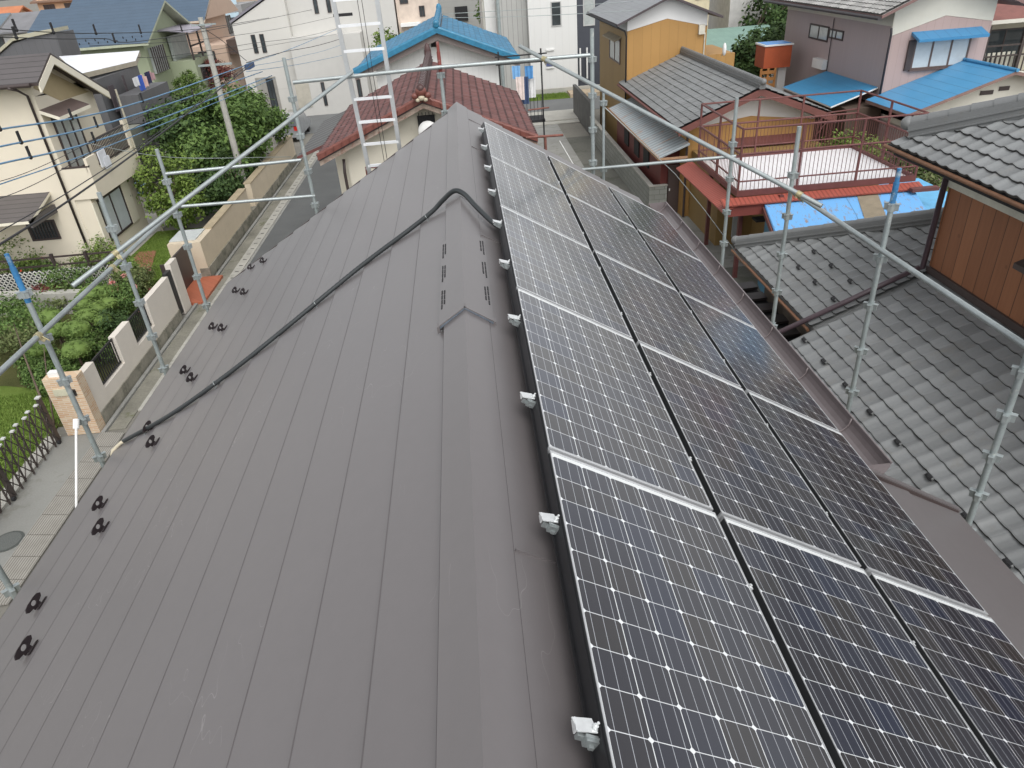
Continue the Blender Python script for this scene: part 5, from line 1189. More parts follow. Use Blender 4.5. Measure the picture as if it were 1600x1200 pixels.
m.box(a.x, a.x+.06, 36.93, 36.97, G, a.z-1.3); m.build('boards', M('orange_timber', (.38, .17, .05), .7), t)
tree('dense dark tree between the ochre houses and the mauve house', (15.4, 44, G), [(tuple(AY(1190, 84, 43)), (1.3, 1.6, 1.1)), (tuple(AY(1205, 66, 44)), (1.1, 1.6, .9)), (tuple(AY(1168, 96, 41)), (1.2, 1.4, 1.0))], 12000, .24, LD, seed=15, trunk=.16)
tree('tall dark tree at the top edge left of the mauve roof', (18.6, 55, G), [(tuple(AY(1214, 22, 58)), (1.9, 2.2, 1.7)), (tuple(AY(1226, 0, 59)), (1.9, 2.0, 1.8))], 8000, .3, LD, seed=16, trunk=.18)
t = thing('block_wall', 'sloping dark grey side roof right of the low tiled house', 'roof', (13.8, 38, G)); m = MB(); m.slab((13.2, 35.8, -4.6), (13.2, 40.5, -4.0), (14.6, 38.5, -4.9), (14.6, 35.8, -5.2), .1); m.build('sheet', M('slate_grey', (.14, .15, .17), .5), t); t.name = 'side_roof'
# balcony house at the right edge
t = thing('house', 'cream house with a steel balcony at the upper right edge', 'house', (26, 33, G)); m = MB(); m.box(22.2, 32, 32.5, 40, G, -2.2); m.build('wall', M('pale_cream_wall', (.6, .56, .44), .8), t)
m = MB(); m.slab((21.2, 31.3, -2.2), (33, 31.3, -2.2), (33, 37, -.6), (21.2, 37, -.6), .15, 0, 1); m.build('roof', [M('brown_red_roof', (.22, .09, .075), .6, 0, .2, 3), cr], t)
m = MB(); m.box(21.3, 31, 30.6, 32.4, -4.6, -4.45); m.build('balcony', M('grey_balcony', (.2, .19, .17), .7), t); m = MB()
for z in (-3.1, -3.5): m.box(21.3, 31, 30.58, 30.64, z, z+.06)
for k in range(48): xx = 21.4+k*.2; m.box(xx, xx+.035, 30.6, 30.64, -4.45, -3.5)
m.build('railing', M('dark_bronze_gate'), t)
for k, xx in enumerate((21.35, 22.9, 24.6, 26.2)): m = MB(); m.box(xx, xx+.12, 30.55, 30.67, G, -2.3); m.build('post', M('dark_bronze_gate'), t)
m = MB(); 
for k in range(7): m.box(21.5+k*.21, 21.62+k*.21, 30.75, 30.78, -4.4, -3.35)
m.build('privacy_slats', M('cream_slat', (.6, .58, .48), .6), t)
window(t, 'y', 32.5, 22.6, 24.4, -4.4, -2.7, glass=glass_d, out=-1, mull=1); window(t, 'y', 32.5, 25.5, 28, -4.4, -2.7, glass=glass_d, out=-1, mull=1)

# =================================================================== HOUSES BEHIND THE RIDGE
r5 = thing('house', 'cream house with a red-brown pantile roof right behind the ridge', 'house', (-1.1, 24, G))
xm, e0, e1, ye, yf = -1.06, -4.0, 1.88, 19.7, 27.0; ez0, rz = -2.72, -1.48
cw = M('cream_wall_paint', (.66, .62, .52), .85, 0, .05, 1, 30, .1, dirt=((.5, .45, .36), .9, .66)); m = MB(); m.box(-3.35, 1.25, 20.3, 26.8, G, -2.75); m.ext([(-3.35, 20.3, -2.75), (1.25, 20.3, -2.75), (1.25, 20.3, -2.6), (xm, 20.3, -1.66), (-3.35, 20.3, -2.62)], (0, .15, 0)); m.build('wall', cw, r5)
for ex_, s in ((e0, 1), (e1, -1)):
    Vv = Vector((xm-ex_, 0, rz-ez0)); Ln = Vv.length; tile_mesh('roof_tiles', (ex_, ye, ez0), (0, 1, 0), Vv, yf-ye, Ln, tile_red, r5, ex=.26, tw=.25, nu=6, amp=.035, th=.035)
    m = MB(); m.slab((ex_, ye+.05, ez0-.03), (ex_, yf, ez0-.03), (xm, yf, rz-.03), (xm, ye+.05, rz-.03), .1); m.build('roof_deck', M('dark_verge'), r5)
    n = 13; m = MB()
    for k in range(n): a = Vector((ex_, ye, ez0)).lerp(Vector((xm, ye, rz)), k/n); b = Vector((ex_, ye, ez0)).lerp(Vector((xm, ye, rz)), (k+1.05)/n); m.obox((a+b)/2+Vector((0, .02, -.02)), (b-a)/2, (0, .08, 0), (0, 0, .06)); m.tube(a+Vector((0, 0, .05)), b+Vector((0, 0, .035)), .055, 8)
    m.build('verge_tiles', M('glossy_red_tile', (.165, .055, .042), .45, 0, .25, 8, 30), r5)
    m = MB(); a = Vector((ex_, ye+.1, ez0-.12)); b = Vector((xm, ye+.1, rz-.12)); m.ext([a, b, b+Vector((0, 0, -.14)), a+Vector((0, 0, -.14))], (0, .05, 0)); m.build('bargeboard', M('peeling_board', (.5, .40, .33), .9, 0, .35, 6, 20, .2, dirt=((.28, .12, .09), 5, .5)), r5)
ridge_tiles('ridge_tiles', (xm, ye-.15, rz+.02), (xm, yf+.1, rz+.02), tile_red, r5, .095, .26, .28, .1)
m = MB(); m.ball((xm, ye-.2, rz+.2), .15, .09, .14, 10); m.ball((xm, ye-.22, rz+.05), .09, .07, .07, 10, 1); m.ball((xm-.17, ye-.2, rz+.1), .09, .07, .08, 8); m.ball((xm+.17, ye-.2, rz+.1), .09, .07, .08, 8); m.ball((xm-.1, ye-.22, rz+.0), .06, .05, .05, 8, 1); m.ball((xm+.1, ye-.22, rz+.0), .06, .05, .05, 8, 1); m.build('ridge_end_tile', [M('glossy_red_tile'), M('mossy_cream', (.5, .44, .33), .9)], r5)
m = MB(); m.ball((xm-.02, yf+.05, rz+.25), .13, .12, .35, 8); m.build('ridge_end_tile', tile_red, r5)
m = MB(); 
a = AY(652, 183, 20.28); b = AY(681, 198, 20.28); m.box(a.x, b.x, 20.22, 20.3, b.z-.03, a.z+.03)
for k in range(5): xx = a.x+(b.x-a.x)*(k+.5)/5; m.box(xx-.008, xx+.008, 20.2, 20.22, a.z-.35, a.z+.12)
m.build('gable_vent', dark_m, r5); m = MB(); m.path([(-3.42, 20.2, -2.95), (-3.46, 20.2, -3.3), (-3.46, 20.2, G)], .045, 6); m.build('downpipe', brown_m, r5)
t = thing('satellite_dish', 'round white satellite dish on the cream gable behind the ridge', 'dish', (-1.05, 20, -3)); p = AY(669, 205, 19.9); m = MB(); m.ball(p, .27, .1, .27, 16); m.build('dish', white_m, t); m = MB(); m.tube(p, p+Vector((.05, .4, -.2)), .02, 6); m.build('arm', steel, t)
slate_s = linesroof('striped_slate_roof', (.07, .07, .068), .55, 0, .6, 3.0, .14, .2)
t = thing('house', 'low wing with a dark striped slate roof left of the red-roofed house', 'house', (-5, 24, G)); m = MB(); m.box(-4.7, -3.6, 26.0, 30.5, G, -3.6); m.build('wall', cw, t)
m = MB(); m.slab((-5.75, 31.0, -3.8), (-5.75, 24.9, -3.8), (-3.5, 24.9, -3.05), (-3.5, 31.0, -3.05), .1, 0, 1); m.build('roof', [slate_s, redbr], t)
# laundry and balcony right of the red roof
t = thing('balcony_frame', 'dark balcony frame hung with laundry behind the red roof', 'balcony', (2.6, 31, G)); m = MB()
for x in (1.5, 3.2): m.box(x, x+.06, 31, 31.06, G, -1.8)
m.box(1.4, 3.5, 31, 31.06, -2.3, -2.25); m.box(1.4, 3.5, 31.3, 31.36, -2.05, -2.0); m.box(1.4, 3.3, 31, 32, -4.6, -4.5)
for k in range(12): m.box(1.5+k*.15, 1.52+k*.15, 31, 31.02, -4.5, -3.6)
m.build('frame', dark_m, t)
lc = [('pinkish shirt hanging on the laundry line behind the red roof', 812, (.72, .62, .58), .55), ('dark blue trousers hanging on the laundry line behind the red roof', 819, (.05, .08, .16), .65), ('light blue shirt at the upper left of the laundry behind the red roof', 806, (.2, .42, .7), .3), ('bright blue cloth at the right of the laundry behind the red roof', 826, (.1, .3, .6), .3), ('white towel hanging on the laundry line behind the red roof', 830, (.75, .75, .74), .5)]
for i, (lab, u, c, hh) in enumerate(lc):
    p = AY(u, 103 if i in (2, 3) else 120, 30.8+.1*i); m = MB(); w_ = .17; n = 6
    for k in range(n): a0, a1 = -w_+2*w_*k/n, -w_+2*w_*(k+1)/n; m.ext([(p.x+a0, p.y+.03*math.sin(k*2), p.z), (p.x+a1, p.y+.03*math.sin(k*2+2), p.z), (p.x+a1*.9, p.y+.03*math.sin(k*2+2), p.z-hh*1.6), (p.x+a0*.9, p.y+.03*math.sin(k*2), p.z-hh*1.6)], (0, .02, 0))
    single(m, 'garment', M('cloth_%s' % ['pink', 'navy', 'sky', 'blue', 'white'][i], c, .9, 0, .15, 8), lab, 'laundry', 'laundry behind the red roof')
t = thing('shed', 'small white flat-roofed shed beside the alley', 'shed', (3.2, 24, G)); m = MB(); m.box(2.3, 3.35, 21.5, 26, G, -5.2); m.build('wall', white_m, t); m = MB(); m.slab((3.5, 21.2, -5.15), (3.5, 26.2, -5.15), (2.2, 26.2, -4.95), (2.2, 21.2, -4.95), .08); m.build('roof', M('white_sheet', (.7, .72, .74), .5), t)
m = MB(); m.tube((3.75, 19.5, -5.2), (3.75, 30, -5.2), .02, 6); single(m, 'shed_rail', white_m, 'thin white rail slanting beside the white shed', 'rail')
r6 = thing('house', 'white house with a bright blue glazed tile roof behind the red one', 'house', (-1, 38, G)); xm, e0, e1, ye, yf = -.86, -4.55, 2.55, 33.3, 42.5; ez0, rz = -2.42, -1.05
m = MB(); m.box(-3.7, 1.7, 34, 42, G, -2.6); m.ext([(-3.7, 34, -2.6), (1.7, 34, -2.6), (1.7, 34, -2.35), (xm, 34, -1.35), (-3.7, 34, -2.35)], (0, .1, 0)); m.build('wall', siding('white_siding', (.76, .76, .74), .25, .93, .08, var=.02), r6)
for ex_, s in ((e0, 1), (e1, -1)):
    Vv = Vector((xm-ex_, 0, rz-ez0)); Ln = Vv.length; tile_mesh('roof_tiles', (ex_, ye, ez0), (0, 1, 0), Vv, yf-ye, Ln, tile_blue, r6, ex=.27, nu=5)
    m = MB(); m.slab((ex_, ye+.05, ez0-.03), (ex_, yf, ez0-.03), (xm, yf, rz-.03), (xm, ye+.05, rz-.03), .12); m.ext([(ex_, ye+.06, ez0-.05), (xm, ye+.06, rz-.05), (xm, ye+.06, rz-.38), (ex_, ye+.06, ez0-.3)], (0, .05, 0)); m.build('bargeboard', M('taupe_verge', (.19, .16, .15), .7), r6)
    m = MB(); a = Vector((ex_, ye, ez0)); b = Vector((xm, ye, rz)); m.obox((a+b)/2, (b-a)/2, (0, .09, 0), (0, 0, .09)); m.tube(a+Vector((0, 0, .1)), b+Vector((0, 0, .1)), .09, 8); m.build('verge_tiles', tile_blue_v if 'tile_blue_v' in globals() else M('blue_glaze', (.035, .19, .32), .3, 0, .25, 6), r6)
ridge_tiles('ridge_tiles', (xm, ye, rz), (xm, yf, rz), MC['blue_glaze'], r6, .11, .3, .3, .12)
m = MB(); m.ball((xm, ye-.05, rz+.22), .14, .1, .16, 8); m.ball((xm, yf, rz+.3), .15, .12, .22, 8); m.build('ridge_end_tile', MC['blue_glaze'], r6)
m = MB(); a = AY(678, 68, 34); m.box(a.x-.13, a.x+.13, 33.94, 34, a.z-.13, a.z+.13); m.build('vent', dark_m, r6)

# white modern house
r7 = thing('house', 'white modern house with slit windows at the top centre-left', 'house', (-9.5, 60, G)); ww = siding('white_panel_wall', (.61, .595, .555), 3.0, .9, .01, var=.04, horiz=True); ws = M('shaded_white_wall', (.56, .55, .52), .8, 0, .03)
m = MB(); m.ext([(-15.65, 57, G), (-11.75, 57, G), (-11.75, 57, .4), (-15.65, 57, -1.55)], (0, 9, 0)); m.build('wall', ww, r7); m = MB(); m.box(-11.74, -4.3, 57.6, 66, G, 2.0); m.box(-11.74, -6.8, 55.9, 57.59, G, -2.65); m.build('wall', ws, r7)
m = MB(); m.ext([(-15.75, 56.9, -1.5), (-11.75, 56.9, .5), (-11.75, 56.9, .65), (-15.75, 56.9, -1.35)], (0, 9.2, 0)); m.build('roof', M('purple_grey_roof', (.2, .19, .22), .6), r7)
for a, b in ((-14.55, -14.25), (-13.95, -13.65)): window(r7, 'y', 57, a, b, -3.5, -2.3, glass=glass_d, out=-1, mull=0, t=.04)
for a, b in ((-9.9, -9.6), (-9.0, -8.7)): window(r7, 'y', 57.6, a, b, -1.35, .3, glass=glass_d, out=-1, mull=0, t=.04)
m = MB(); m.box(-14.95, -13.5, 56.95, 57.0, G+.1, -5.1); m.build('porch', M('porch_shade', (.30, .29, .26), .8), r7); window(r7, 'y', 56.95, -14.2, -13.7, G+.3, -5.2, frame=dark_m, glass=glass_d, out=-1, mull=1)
m = MB(); m.box(-12.0+.01, -11.0, 55.84, 55.9, -7.2, -5.6); m.build('shutter', M('beige_shutter', (.47, .44, .37), .6), r7); window(r7, 'y', 55.9, -10.15, -9.9, -7.2, -5.6, glass=glass_d, out=-1, mull=0); window(r7, 'y', 55.9, -7.6, -7.3, -6.8, -5.6, glass=glass_d, out=-1, mull=0)
m = MB(); m.box(-11.8, -10.9, 57.5, 57.59, -3.1, -2.66); m.build('wall_vent', M('brown_vent', (.09, .07, .08), .6), r7)
m = MB(); m.box(-13, -4, 56.4, 56.6, G, -7.35); single(m, 'garden_wall', concrete_l, 'low pale wall in front of the white modern house', 'wall')
m = MB(); m.box(-4.2, -1.2, 58, 62, G, 1.5); m.box(-4.0, -2.6, 57.2, 58, -2.6, -2.4, 1); t = thing('house', 'peach and white building just right of the ladder top', 'house', (-2.7, 60, G)); m.build('wall', [M('pale_peach', (.62, .52, .44), .8), white_m], t); window(t, 'y', 58, -3.9, -3.3, -1.2, .3, glass=glass_d, out=-1); window(t, 'y', 58, -2.6, -2.2, -2.1, -1.4, glass=glass_d, out=-1)
# concrete retaining wall, trees
conc_w = siding('formwork_concrete', (.36, .36, .34), .45, .9, .04, horiz=True, var=.08)
t = thing('retaining_wall', 'grey concrete building wall at the top centre behind the blue roof', 'wall', (0, 76, G)); m = MB(); m.box(-4, 3.0, 76, 77, G, 3); m.build('panel', conc_w, t); m = MB(); a = AY(720, 10, 75.9); m.box(a.x-.6, a.x+.6, 75.85, 76, a.z-1.2, a.z); m.build('opening', dark_m, t)
tree('bright small tree between the ladder and the blue roof', (-4.0, 52, G), [((-4.2, 52, -3.2), (1.1, 1.2, .9))], 3000, .2, LY, seed=31)
tree('green tree right of the blue roof top', (3.3, 68, G), [((3.2, 68, -3.0), (1.3, 1.5, 1.8)), ((4.5, 69, -4.2), (1.0, 1.2, 1.3))], 5000, .28, LG, seed=32)
# white and charcoal building right of centre
r8 = thing('house', 'white and charcoal building with two windows at the top right of centre', 'house', (7.5, 60, G)); m = MB(); m.box(5.12, 8.62, 57, 64, G, 2); m.build('wall', siding('white_metal_siding', (.70, .70, .68), .5, .93, .05, var=.02), r8)
m = MB(); m.box(8.63, 11.5, 57.2, 64, G, 2); m.build('dark_wall', M('charcoal_siding', (.055, .06, .075), .6, 0, .08), r8)
m = MB(); m.box(2.9, 5.11, 57.6, 64, G, 2); m.build('slatted_wall', siding('grey_slat_wall', (.42, .42, .40), .35, .6, .1), r8); m = MB(); m.box(1.9, 2.89, 58.5, 64, G, 2); m.build('pale_wing', white_m, r8)
window(r8, 'y', 57, 6.75, 7.5, -3.35, -1.75, frame=M('grey_frame', (.45, .45, .44), .5), out=-1, glass=glass_d, mull=0, t=.07); window(r8, 'y', 57.2, 9.1, 9.95, -3.5, -1.7, frame=M('grey_frame'), out=-1, glass=glass_l, mull=0, t=.08)
m = MB(); m.box(6.3, 6.9, 56.9, 57, -4.9, -4.8); m.box(6.25, 6.85, 56.9, 57, -6.1, -6.0); m.box(6.28, 6.8, 56.93, 57, -5.95, -5.7, 1); m.tube((8.8, 56.9, -7.0), (8.8, 56.9, -4.9), .06, 6); m.tube((9.3, 56.9, -7.0), (9.3, 56.9, -4.9), .06, 6); m.build('wall_unit', [white_m, M('blue_grey_panel', (.1, .12, .25), .5)], r8)
m = MB(); m.box(4.9, 11.5, 55.9, 56.1, G, G+.45); single(m, 'garden_wall', concrete_l, 'low pale wall at the foot of the white and charcoal building', 'wall')
m = MB(); m.box(4.6, 7.6, 54.2, 55.85, G-.02, G+.06); o = m.build('grass_strip', lawn_m); stuff(o); blades('grass', box_pts(4.7, 7.5, 54.3, 55.8, G+.06), 4000, .12, gb, 9)
m = MB(); m.box(7.62, 9.8, 54.2, 55.85, G-.02, G+.25); single(m, 'step', M('tan_step', (.42, .34, .24), .85), 'tan block step beside the grass strip', 'step')
m = MB(); m.tube((1.9, 56, G), (1.9, 56, 2), .13, 10, 0, .1); single(m, 'utility_pole', concrete_l, 'pale pole left of the slatted grey wall', 'pole', 'utility poles')
m = MB(); m.tube((2.9, 55, -4), (2.9, 55, 2), .12, 10); m.tube((2.9, 55, G), (2.9, 55, -4), .14, 10); single(m, 'utility_pole', steel2, 'grey steel pole right beside the paler one', 'pole', 'utility poles')

# =================================================================== FAR LEFT HOUSES
dkg = siding('charcoal_house_siding', (.115, .115, .12), .35, .8, .05, var=.05); r9 = thing('house', 'charcoal-grey house with a white canopy, behind the cream house', 'house', (-20, 38, G))
q0, q1 = AY(150, 124, 37.2), AY(214, 100, 42.3); m = MB(); m.prism([(q0.x, q0.y), (q1.x, q1.y), (-26, 42.3), (-26, 37.2)], G, min(q0.z, q1.z)-.02); m.build('wall', dkg, r9); m = MB(); m.slab(AY(122, 116, 36.5), AY(212, 95, 42), AY(218, 79, 44.5), AY(92, 88, 39.5), .22, 0, 1); m.build('canopy', [M('milky_canopy', (.78, .8, .84), .35), M('tan_canopy_edge', (.4, .36, .28), .7)], r9)
m = MB(); m.ext([AY(-40, 120, 41), AY(20, 68, 41), AY(60, 55, 41), AY(86, 52, 41), AY(100, 92, 41), AY(100, 130, 41)], (0, 2, 0)); m.build('gable', dkg, r9)
m = MB(); a, b, c, d = AY(-30, 108, 40.9), AY(20, 64, 40.9), AY(22, 56, 40.9), AY(-30, 100, 40.9); m.ext([a, b, AY(86, 50, 40.9), AY(84, 44, 40.9), c, d], (0, 1.5, 0)); m.build('fascia', M('sand_fascia', (.42, .4, .3), .7), r9)
for u0, v0, u1, v1 in ((176, 132, 182, 175), (190, 118, 206, 160)): 
    a, b = AX(u0, v0, -16.78), AX(u1, v1, -16.78); m = MB(); m.box(-16.8, -16.76, a.y, b.y, b.z, a.z); m.build('trim', M('dark_verge'), r9)
m = MB(); a = AX(215, 148, -15.7); b = AX(262, 130, -15.7); m.box(-16.79, -15.7, a.y, b.y, a.z-1.3, a.z); m.build('balcony', dkg, r9)
m = MB(); a = AX(205, 222, -16.0); m.box(-16.79, -16.0, a.y-.5, a.y+2.2, a.z-.4, a.z+.5); m.build('planter_wall', M('grey_green_wall', (.25, .26, .22), .8), r9)
for i, (u, c) in enumerate(((218, (.05, .12, .5)), (224, (.75, .5, .45)), (230, (.03, .03, .08)), (236, (.5, .3, .32)), (212, (.7, .7, .72)))):
    p = AX(u, 125-1.2*(u-218)*.4, -15.9); m = MB()
    for k in range(4): s0 = .24*(k-2); m.ext([(p.x+.04*math.sin(k*2), p.y+s0*.6, p.z+.2-.05*k*(i % 2)), (p.x+.04*math.sin(k*2+2), p.y+s0*.6+.14, p.z+.2-.05*k*(i % 2)), (p.x+.04*math.sin(k*2+2), p.y+s0*.55+.14, p.z-.5+.07*i), (p.x+.04*math.sin(k*2), p.y+s0*.55, p.z-.45+.07*i)], (.02, 0, 0))
    single(m, 'garment', M('garment_%d' % i, c, .9, 0, .1), ['royal blue', 'salmon', 'black', 'dusty pink', 'white'][i]+' garment drying on the charcoal house balcony', 'laundry', 'laundry on the charcoal house')
green = M('sage_green_stucco', (.33, .37, .25), .9, 0, .05, 1, 40, .1); blue_sl = linesroof('slate_blue_roof', (.075, .115, .165), 0, .45, .45, .75, .1, .12)
r10 = thing('house', 'sage-green house with a big slate-blue roof at the upper left', 'house', (-23, 56, G)); m = MB(); m.box(-27.0, -20.6, 53.2, 61.5, G, -1.9); m.ext([(-20.6, 53.2, -1.9), (-20.6, 61.5, -1.9), (-20.6, 57.6, .05)], (-6, 0, 0)); m.build('wall', green, r10)
e0, e1 = AZ(88, 78, -1.8), AZ(228, 60, -1.8); m = MB(); m.slab((-28.4, 52.4, -1.95), (-19.95, 52.4, -1.95), (-19.95, 57.6, .22), (-28.4, 57.6, .22), .15, 0, 1); m.slab((-19.95, 62.8, -1.95), (-28.4, 62.8, -1.95), (-28.4, 57.6, .22), (-19.95, 57.6, .22), .15, 0, 1); m.build('roof', [blue_sl, M('pale_green_fascia', (.42, .45, .33), .7)], r10)
for k in range(26): 
    m = MB(); xx = -28+k*.30; m.box(xx-.02, xx+.02, 52.75+(k % 2)*.35, 52.82+(k % 2)*.35, -1.85+(k % 2)*.15, -1.68+(k % 2)*.15); m.build('snow_stop', dark_m, r10)
m = MB(); a = AX(232, 75, -20.5); b = AX(262, 108, -20.5); m.box(-20.59, -20.4, a.y, b.y, b.z, a.z)
m.build('window', glass_l, r10); m = MB()
for k in range(7): yy = a.y+(b.y-a.y)*k/6; m.box(-20.39, -20.34, yy-.05, yy+.05, b.z, a.z)
m.build('window_grille', brown_m, r10)
m = MB(); m.box(-20.59, -18.8, 56.8, 61.4, G, -3.6); m.build('wall', green, r10); window(r10, 'x', -18.8, 57.6, 59.0, -5.0, -4.0, glass=glass_d, mull=0, bars=5, t=.08)
m = MB(); m.slab((-18.4, 56.4, -1.75), (-18.4, 61.6, -1.75), (-20.59, 61.6, -1.5), (-20.59, 56.4, -1.5), .08); m.build('canopy', M('lilac_canopy', (.33, .31, .36), .5), r10)
m = MB(); 
for yy in (56.9, 59.1, 61.2): m.box(-18.9, -18.8, yy, yy+.12, -3.6, -1.8)
m.box(-18.9, -18.8, 56.9, 61.3, -2.75, -2.65); m.build('balcony_frame', brown_m, r10); m = MB(); m.box(-20.5, -20.3, 57.5, 61, -3.6, -2.0); m.build('door', glass_l, r10)
peachs = M('peach_stucco', (.55, .41, .32), .9, 0, .05); r11 = thing('house', 'peach house with a slate-blue roof behind the sage-green house', 'house', (-25, 74, G)); m = MB(); m.box(-31, -21.8, 69.5, 78, G, -1.7); m.box(-22.6, -19.5, 67.5, 76, G, -3.6); m.build('wall', peachs, r11)
m = MB(); m.slab((-33, 68.6, -1.75), (-21.0, 68.6, -1.75), (-21.0, 74.5, 1.2), (-33, 74.5, 1.2), .15, 0, 1); m.build('roof', [blue_sl, M('cream_peach_fascia', (.6, .5, .4), .7)], r11); m = MB(); m.ext([(-21.0, 68.8, -1.7), (-21, 80, -1.7), (-21, 74.5, 1.0)], (-.2, 0, 0)); m.build('gable', peachs, r11)
window(r11, 'x', -19.5, 69.5, 71, -3.0, -1.6, glass=glass_d, mull=1, t=.08); m = MB(); m.box(-19.48, -18.0, 68.0, 76, -4.4, -3.3); m.build('balcony', M('brown_balcony', (.09, .06, .05), .6), r11)
window(r11, 'y', 67.5, -21.9, -20.5, -4.9, -4.0, glass=glass_d, out=-1, mull=0)
r12 = thing('house', 'house with a pale blue-white metal roof at the top left of centre', 'house', (-24, 92, G)); m = MB(); m.box(-26, -22, 85, 92, G, -1.4); m.build('wall', M('grey_wall', (.3, .3, .3), .8), r12); q0, q1, q2, q3 = AY(338, 30, 84), AY(374, 26, 84), AY(366, -14, 90), AY(300, -14, 90); m = MB(); m.slab(q0, q1, q2, q3, .2, 0, 1); m.build('roof', [linesroof('pale_blue_metal', (.36, .47, .53), 1.2, 0, .5, .85, .04, .1), M('charcoal_siding')], r12)
r13 = thing('house', 'house with a faded blue slate roof at the far left edge', 'house', (-40, 62, G)); m = MB(); m.box(-46, -33.5, 56, 64, G, -2.3); m.build('wall', M('grey_wall'), r13); m = MB(); m.slab((-48, 54.5, -2.4), (-32.5, 54.5, -2.4), (-32.5, 61.5, .1), (-48, 61.5, .1), .15, 0, 1); m.build('roof', [linesroof('faded_blue_slate', (.13, .18, .22), 0, .45, .5, .8, .1, .15), M('grey_wall')], r13)
def far_house(lab, x, y, w_, d_, ze, zr, wall, roof):
    t = thing('house', lab, 'house', (x, y, G), 'distant houses at the top left'); m = MB(); m.box(x-w_/2, x+w_/2, y, y+d_, G, ze); m.ext([(x+w_/2, y, ze), (x+w_/2, y+d_, ze), (x+w_/2, y+d_/2, zr-.15)], (-w_, 0, 0)); m.build('wall', wall, t)
    m = MB(); m.slab((x-w_/2-.5, y-.6, ze-.15), (x+w_/2+.5, y-.6, ze-.15), (x+w_/2+.5, y+d_/2, zr), (x-w_/2-.5, y+d_/2, zr), .15); m.slab((x+w_/2+.5, y+d_+.6, ze-.15), (x-w_/2-.5, y+d_+.6, ze-.15), (x-w_/2-.5, y+d_/2, zr), (x+w_/2+.5, y+d_/2, zr), .15); m.build('roof', roof, t)
    for k in range(int(w_/2.5)): window(t, 'y', y, x-w_/2+.6+k*2.4, x-w_/2+1.9+k*2.4, ze-1.6, ze-.5, glass=glass_d, out=-1, mull=1, t=.08)
    return t
FR = [M('orange_tile_roof', (.50, .19, .09), .7, 0, .2, 1), M('slate_far', (.11, .16, .2), .6, 0, .2, 1), M('grey_far_roof', (.2, .2, .21), .6, 0, .2, 1), M('brown_far_roof', (.2, .12, .08), .7, 0, .2, 1)]
FW_ = [M('apricot_wall', (.62, .40, .25), .9), M('white_far_wall', (.6, .6, .58), .9), M('pale_peach'), M('tan_far_wall', (.42, .33, .25), .9)]
for i, (lab, x, y, w_, d_, ze, zr, a, b) in enumerate([('distant apricot house with an orange roof at the top left corner', -50, 84, 9, 8, -1.8, .0, 0, 0), ('distant dark-roofed house at the very top left corner', -62, 92, 12, 9, -1.6, 1.0, 1, 1), ('distant apricot block with dark balconies near the top left', -43, 98, 11, 9, .2, 1.0, 0, 3),
        ('distant house with a grey hipped roof left of the big blue roof', -42, 76, 8, 7, -1.6, -.4, 1, 2), ('distant tan house behind the peach house', -29, 104, 12, 9, .2, 1.4, 3, 3), ('distant brownish building behind the pale blue roof', -18, 112, 12, 9, .5, 2.0, 3, 3), ('distant grey house far behind the white modern house', -36, 125, 16, 9, .5, 1.4, 1, 2), ('distant house behind the brown-red roof at the top right', 34, 52, 12, 10, -1.2, 1, 3, 3), ('distant pale house at the far top right', 26, 62, 9, 10, -1, 1, 1, 2)]):
    far_house(lab, x, y, w_, d_, ze, zr, FW_[a], FR[b])

# =================================================================== UTILITY POLE AND CABLES
up = thing('utility_pole', 'pale concrete utility pole rising out of the tree clump', 'utility pole', (-10.5, 33.9, G)); m = MB(); m.tube((-10.5, 33.9, G), (-10.5, 33.9, .1), .16, 12, 0, .10); m.build('shaft', M('pale_pole_concrete', (.42, .41, .37), .8, 0, .15, 4, 30, .1, dirt=((.27, .26, .24), 8, .6)), up)
m = MB(); m.box(-11.1, -9.7, 33.86, 33.94, -1.75, -1.67); m.build('crossarm', steel2, up); m = MB(); m.box(-10.9, -9.9, 33.75, 33.8, -.2, -.14); m.build('crossarm', steel2, up)
def cable(pts, r, mat, lab, grp='overhead cables', marks=(), name='cable', sag=.0):
    P = smooth(pts, 10); m = MB(); m.path(P, r, 5)
    if not marks: return single(m, name, mat, lab, 'cable', grp)
    t = thing(name, lab, 'cable', tuple(P[0]), grp); m.build('wire', mat, t)
    for f in marks: q = P[int(f*(len(P)-1))]; k = MB(); k.obox(q+Vector((0, 0, .1)), (.012, 0, 0), (0, .04, 0), (0, 0, .13)); k.ball(q, .04, .06, .05, 6); k.build('clip', dark_m, t)
    return t
bw_ = M('pale_blue_cable_cover', (.13, .27, .43), .5); bk = M('black_cable', (.02, .02, .022), .5)
cable([AX(-60, 210, -9.5), AX(0, 202, -9.5), AX(200, 165, -9.5), AX(390, 100, -9.5)], .02, bw_, 'top one of three pale blue covered wires crossing in front of the cream house', marks=(.18, .36, .55, .72))
cable([AX(-60, 240, -9.4), AX(0, 229, -9.4), AX(200, 183, -9.4), AX(410, 112, -9.4)], .02, bw_, 'middle one of three pale blue covered wires crossing in front of the cream house', marks=(.2, .42, .6, .8))
cable([AX(-60, 270, -9.3), AX(0, 256, -9.3), AX(200, 204, -9.3), AX(425, 118, -9.3)], .02, bw_, 'bottom one of three pale blue covered wires crossing in front of the cream house', marks=(.22, .45, .63))
cable([AX(-60, 305, -9.25), AX(0, 288, -9.25), AX(200, 216, -9.25), AX(430, 122, -9.3)], .013, bw_, 'lowest and faintest of the bluish wires in front of the cream house')
cable([AX(385, 100, -9.4), AX(450, 78, -9.0), AX(530, 44, -8), AX(640, -5, -7)], .014, bw_, 'bluish wire climbing steeply over the white modern house')
cable([AX(385, 112, -9.4), AX(480, 98, -8.8), AX(570, 78, -8), AX(640, 60, -7.5)], .012, bw_, 'lowest bluish wire over the white modern house')
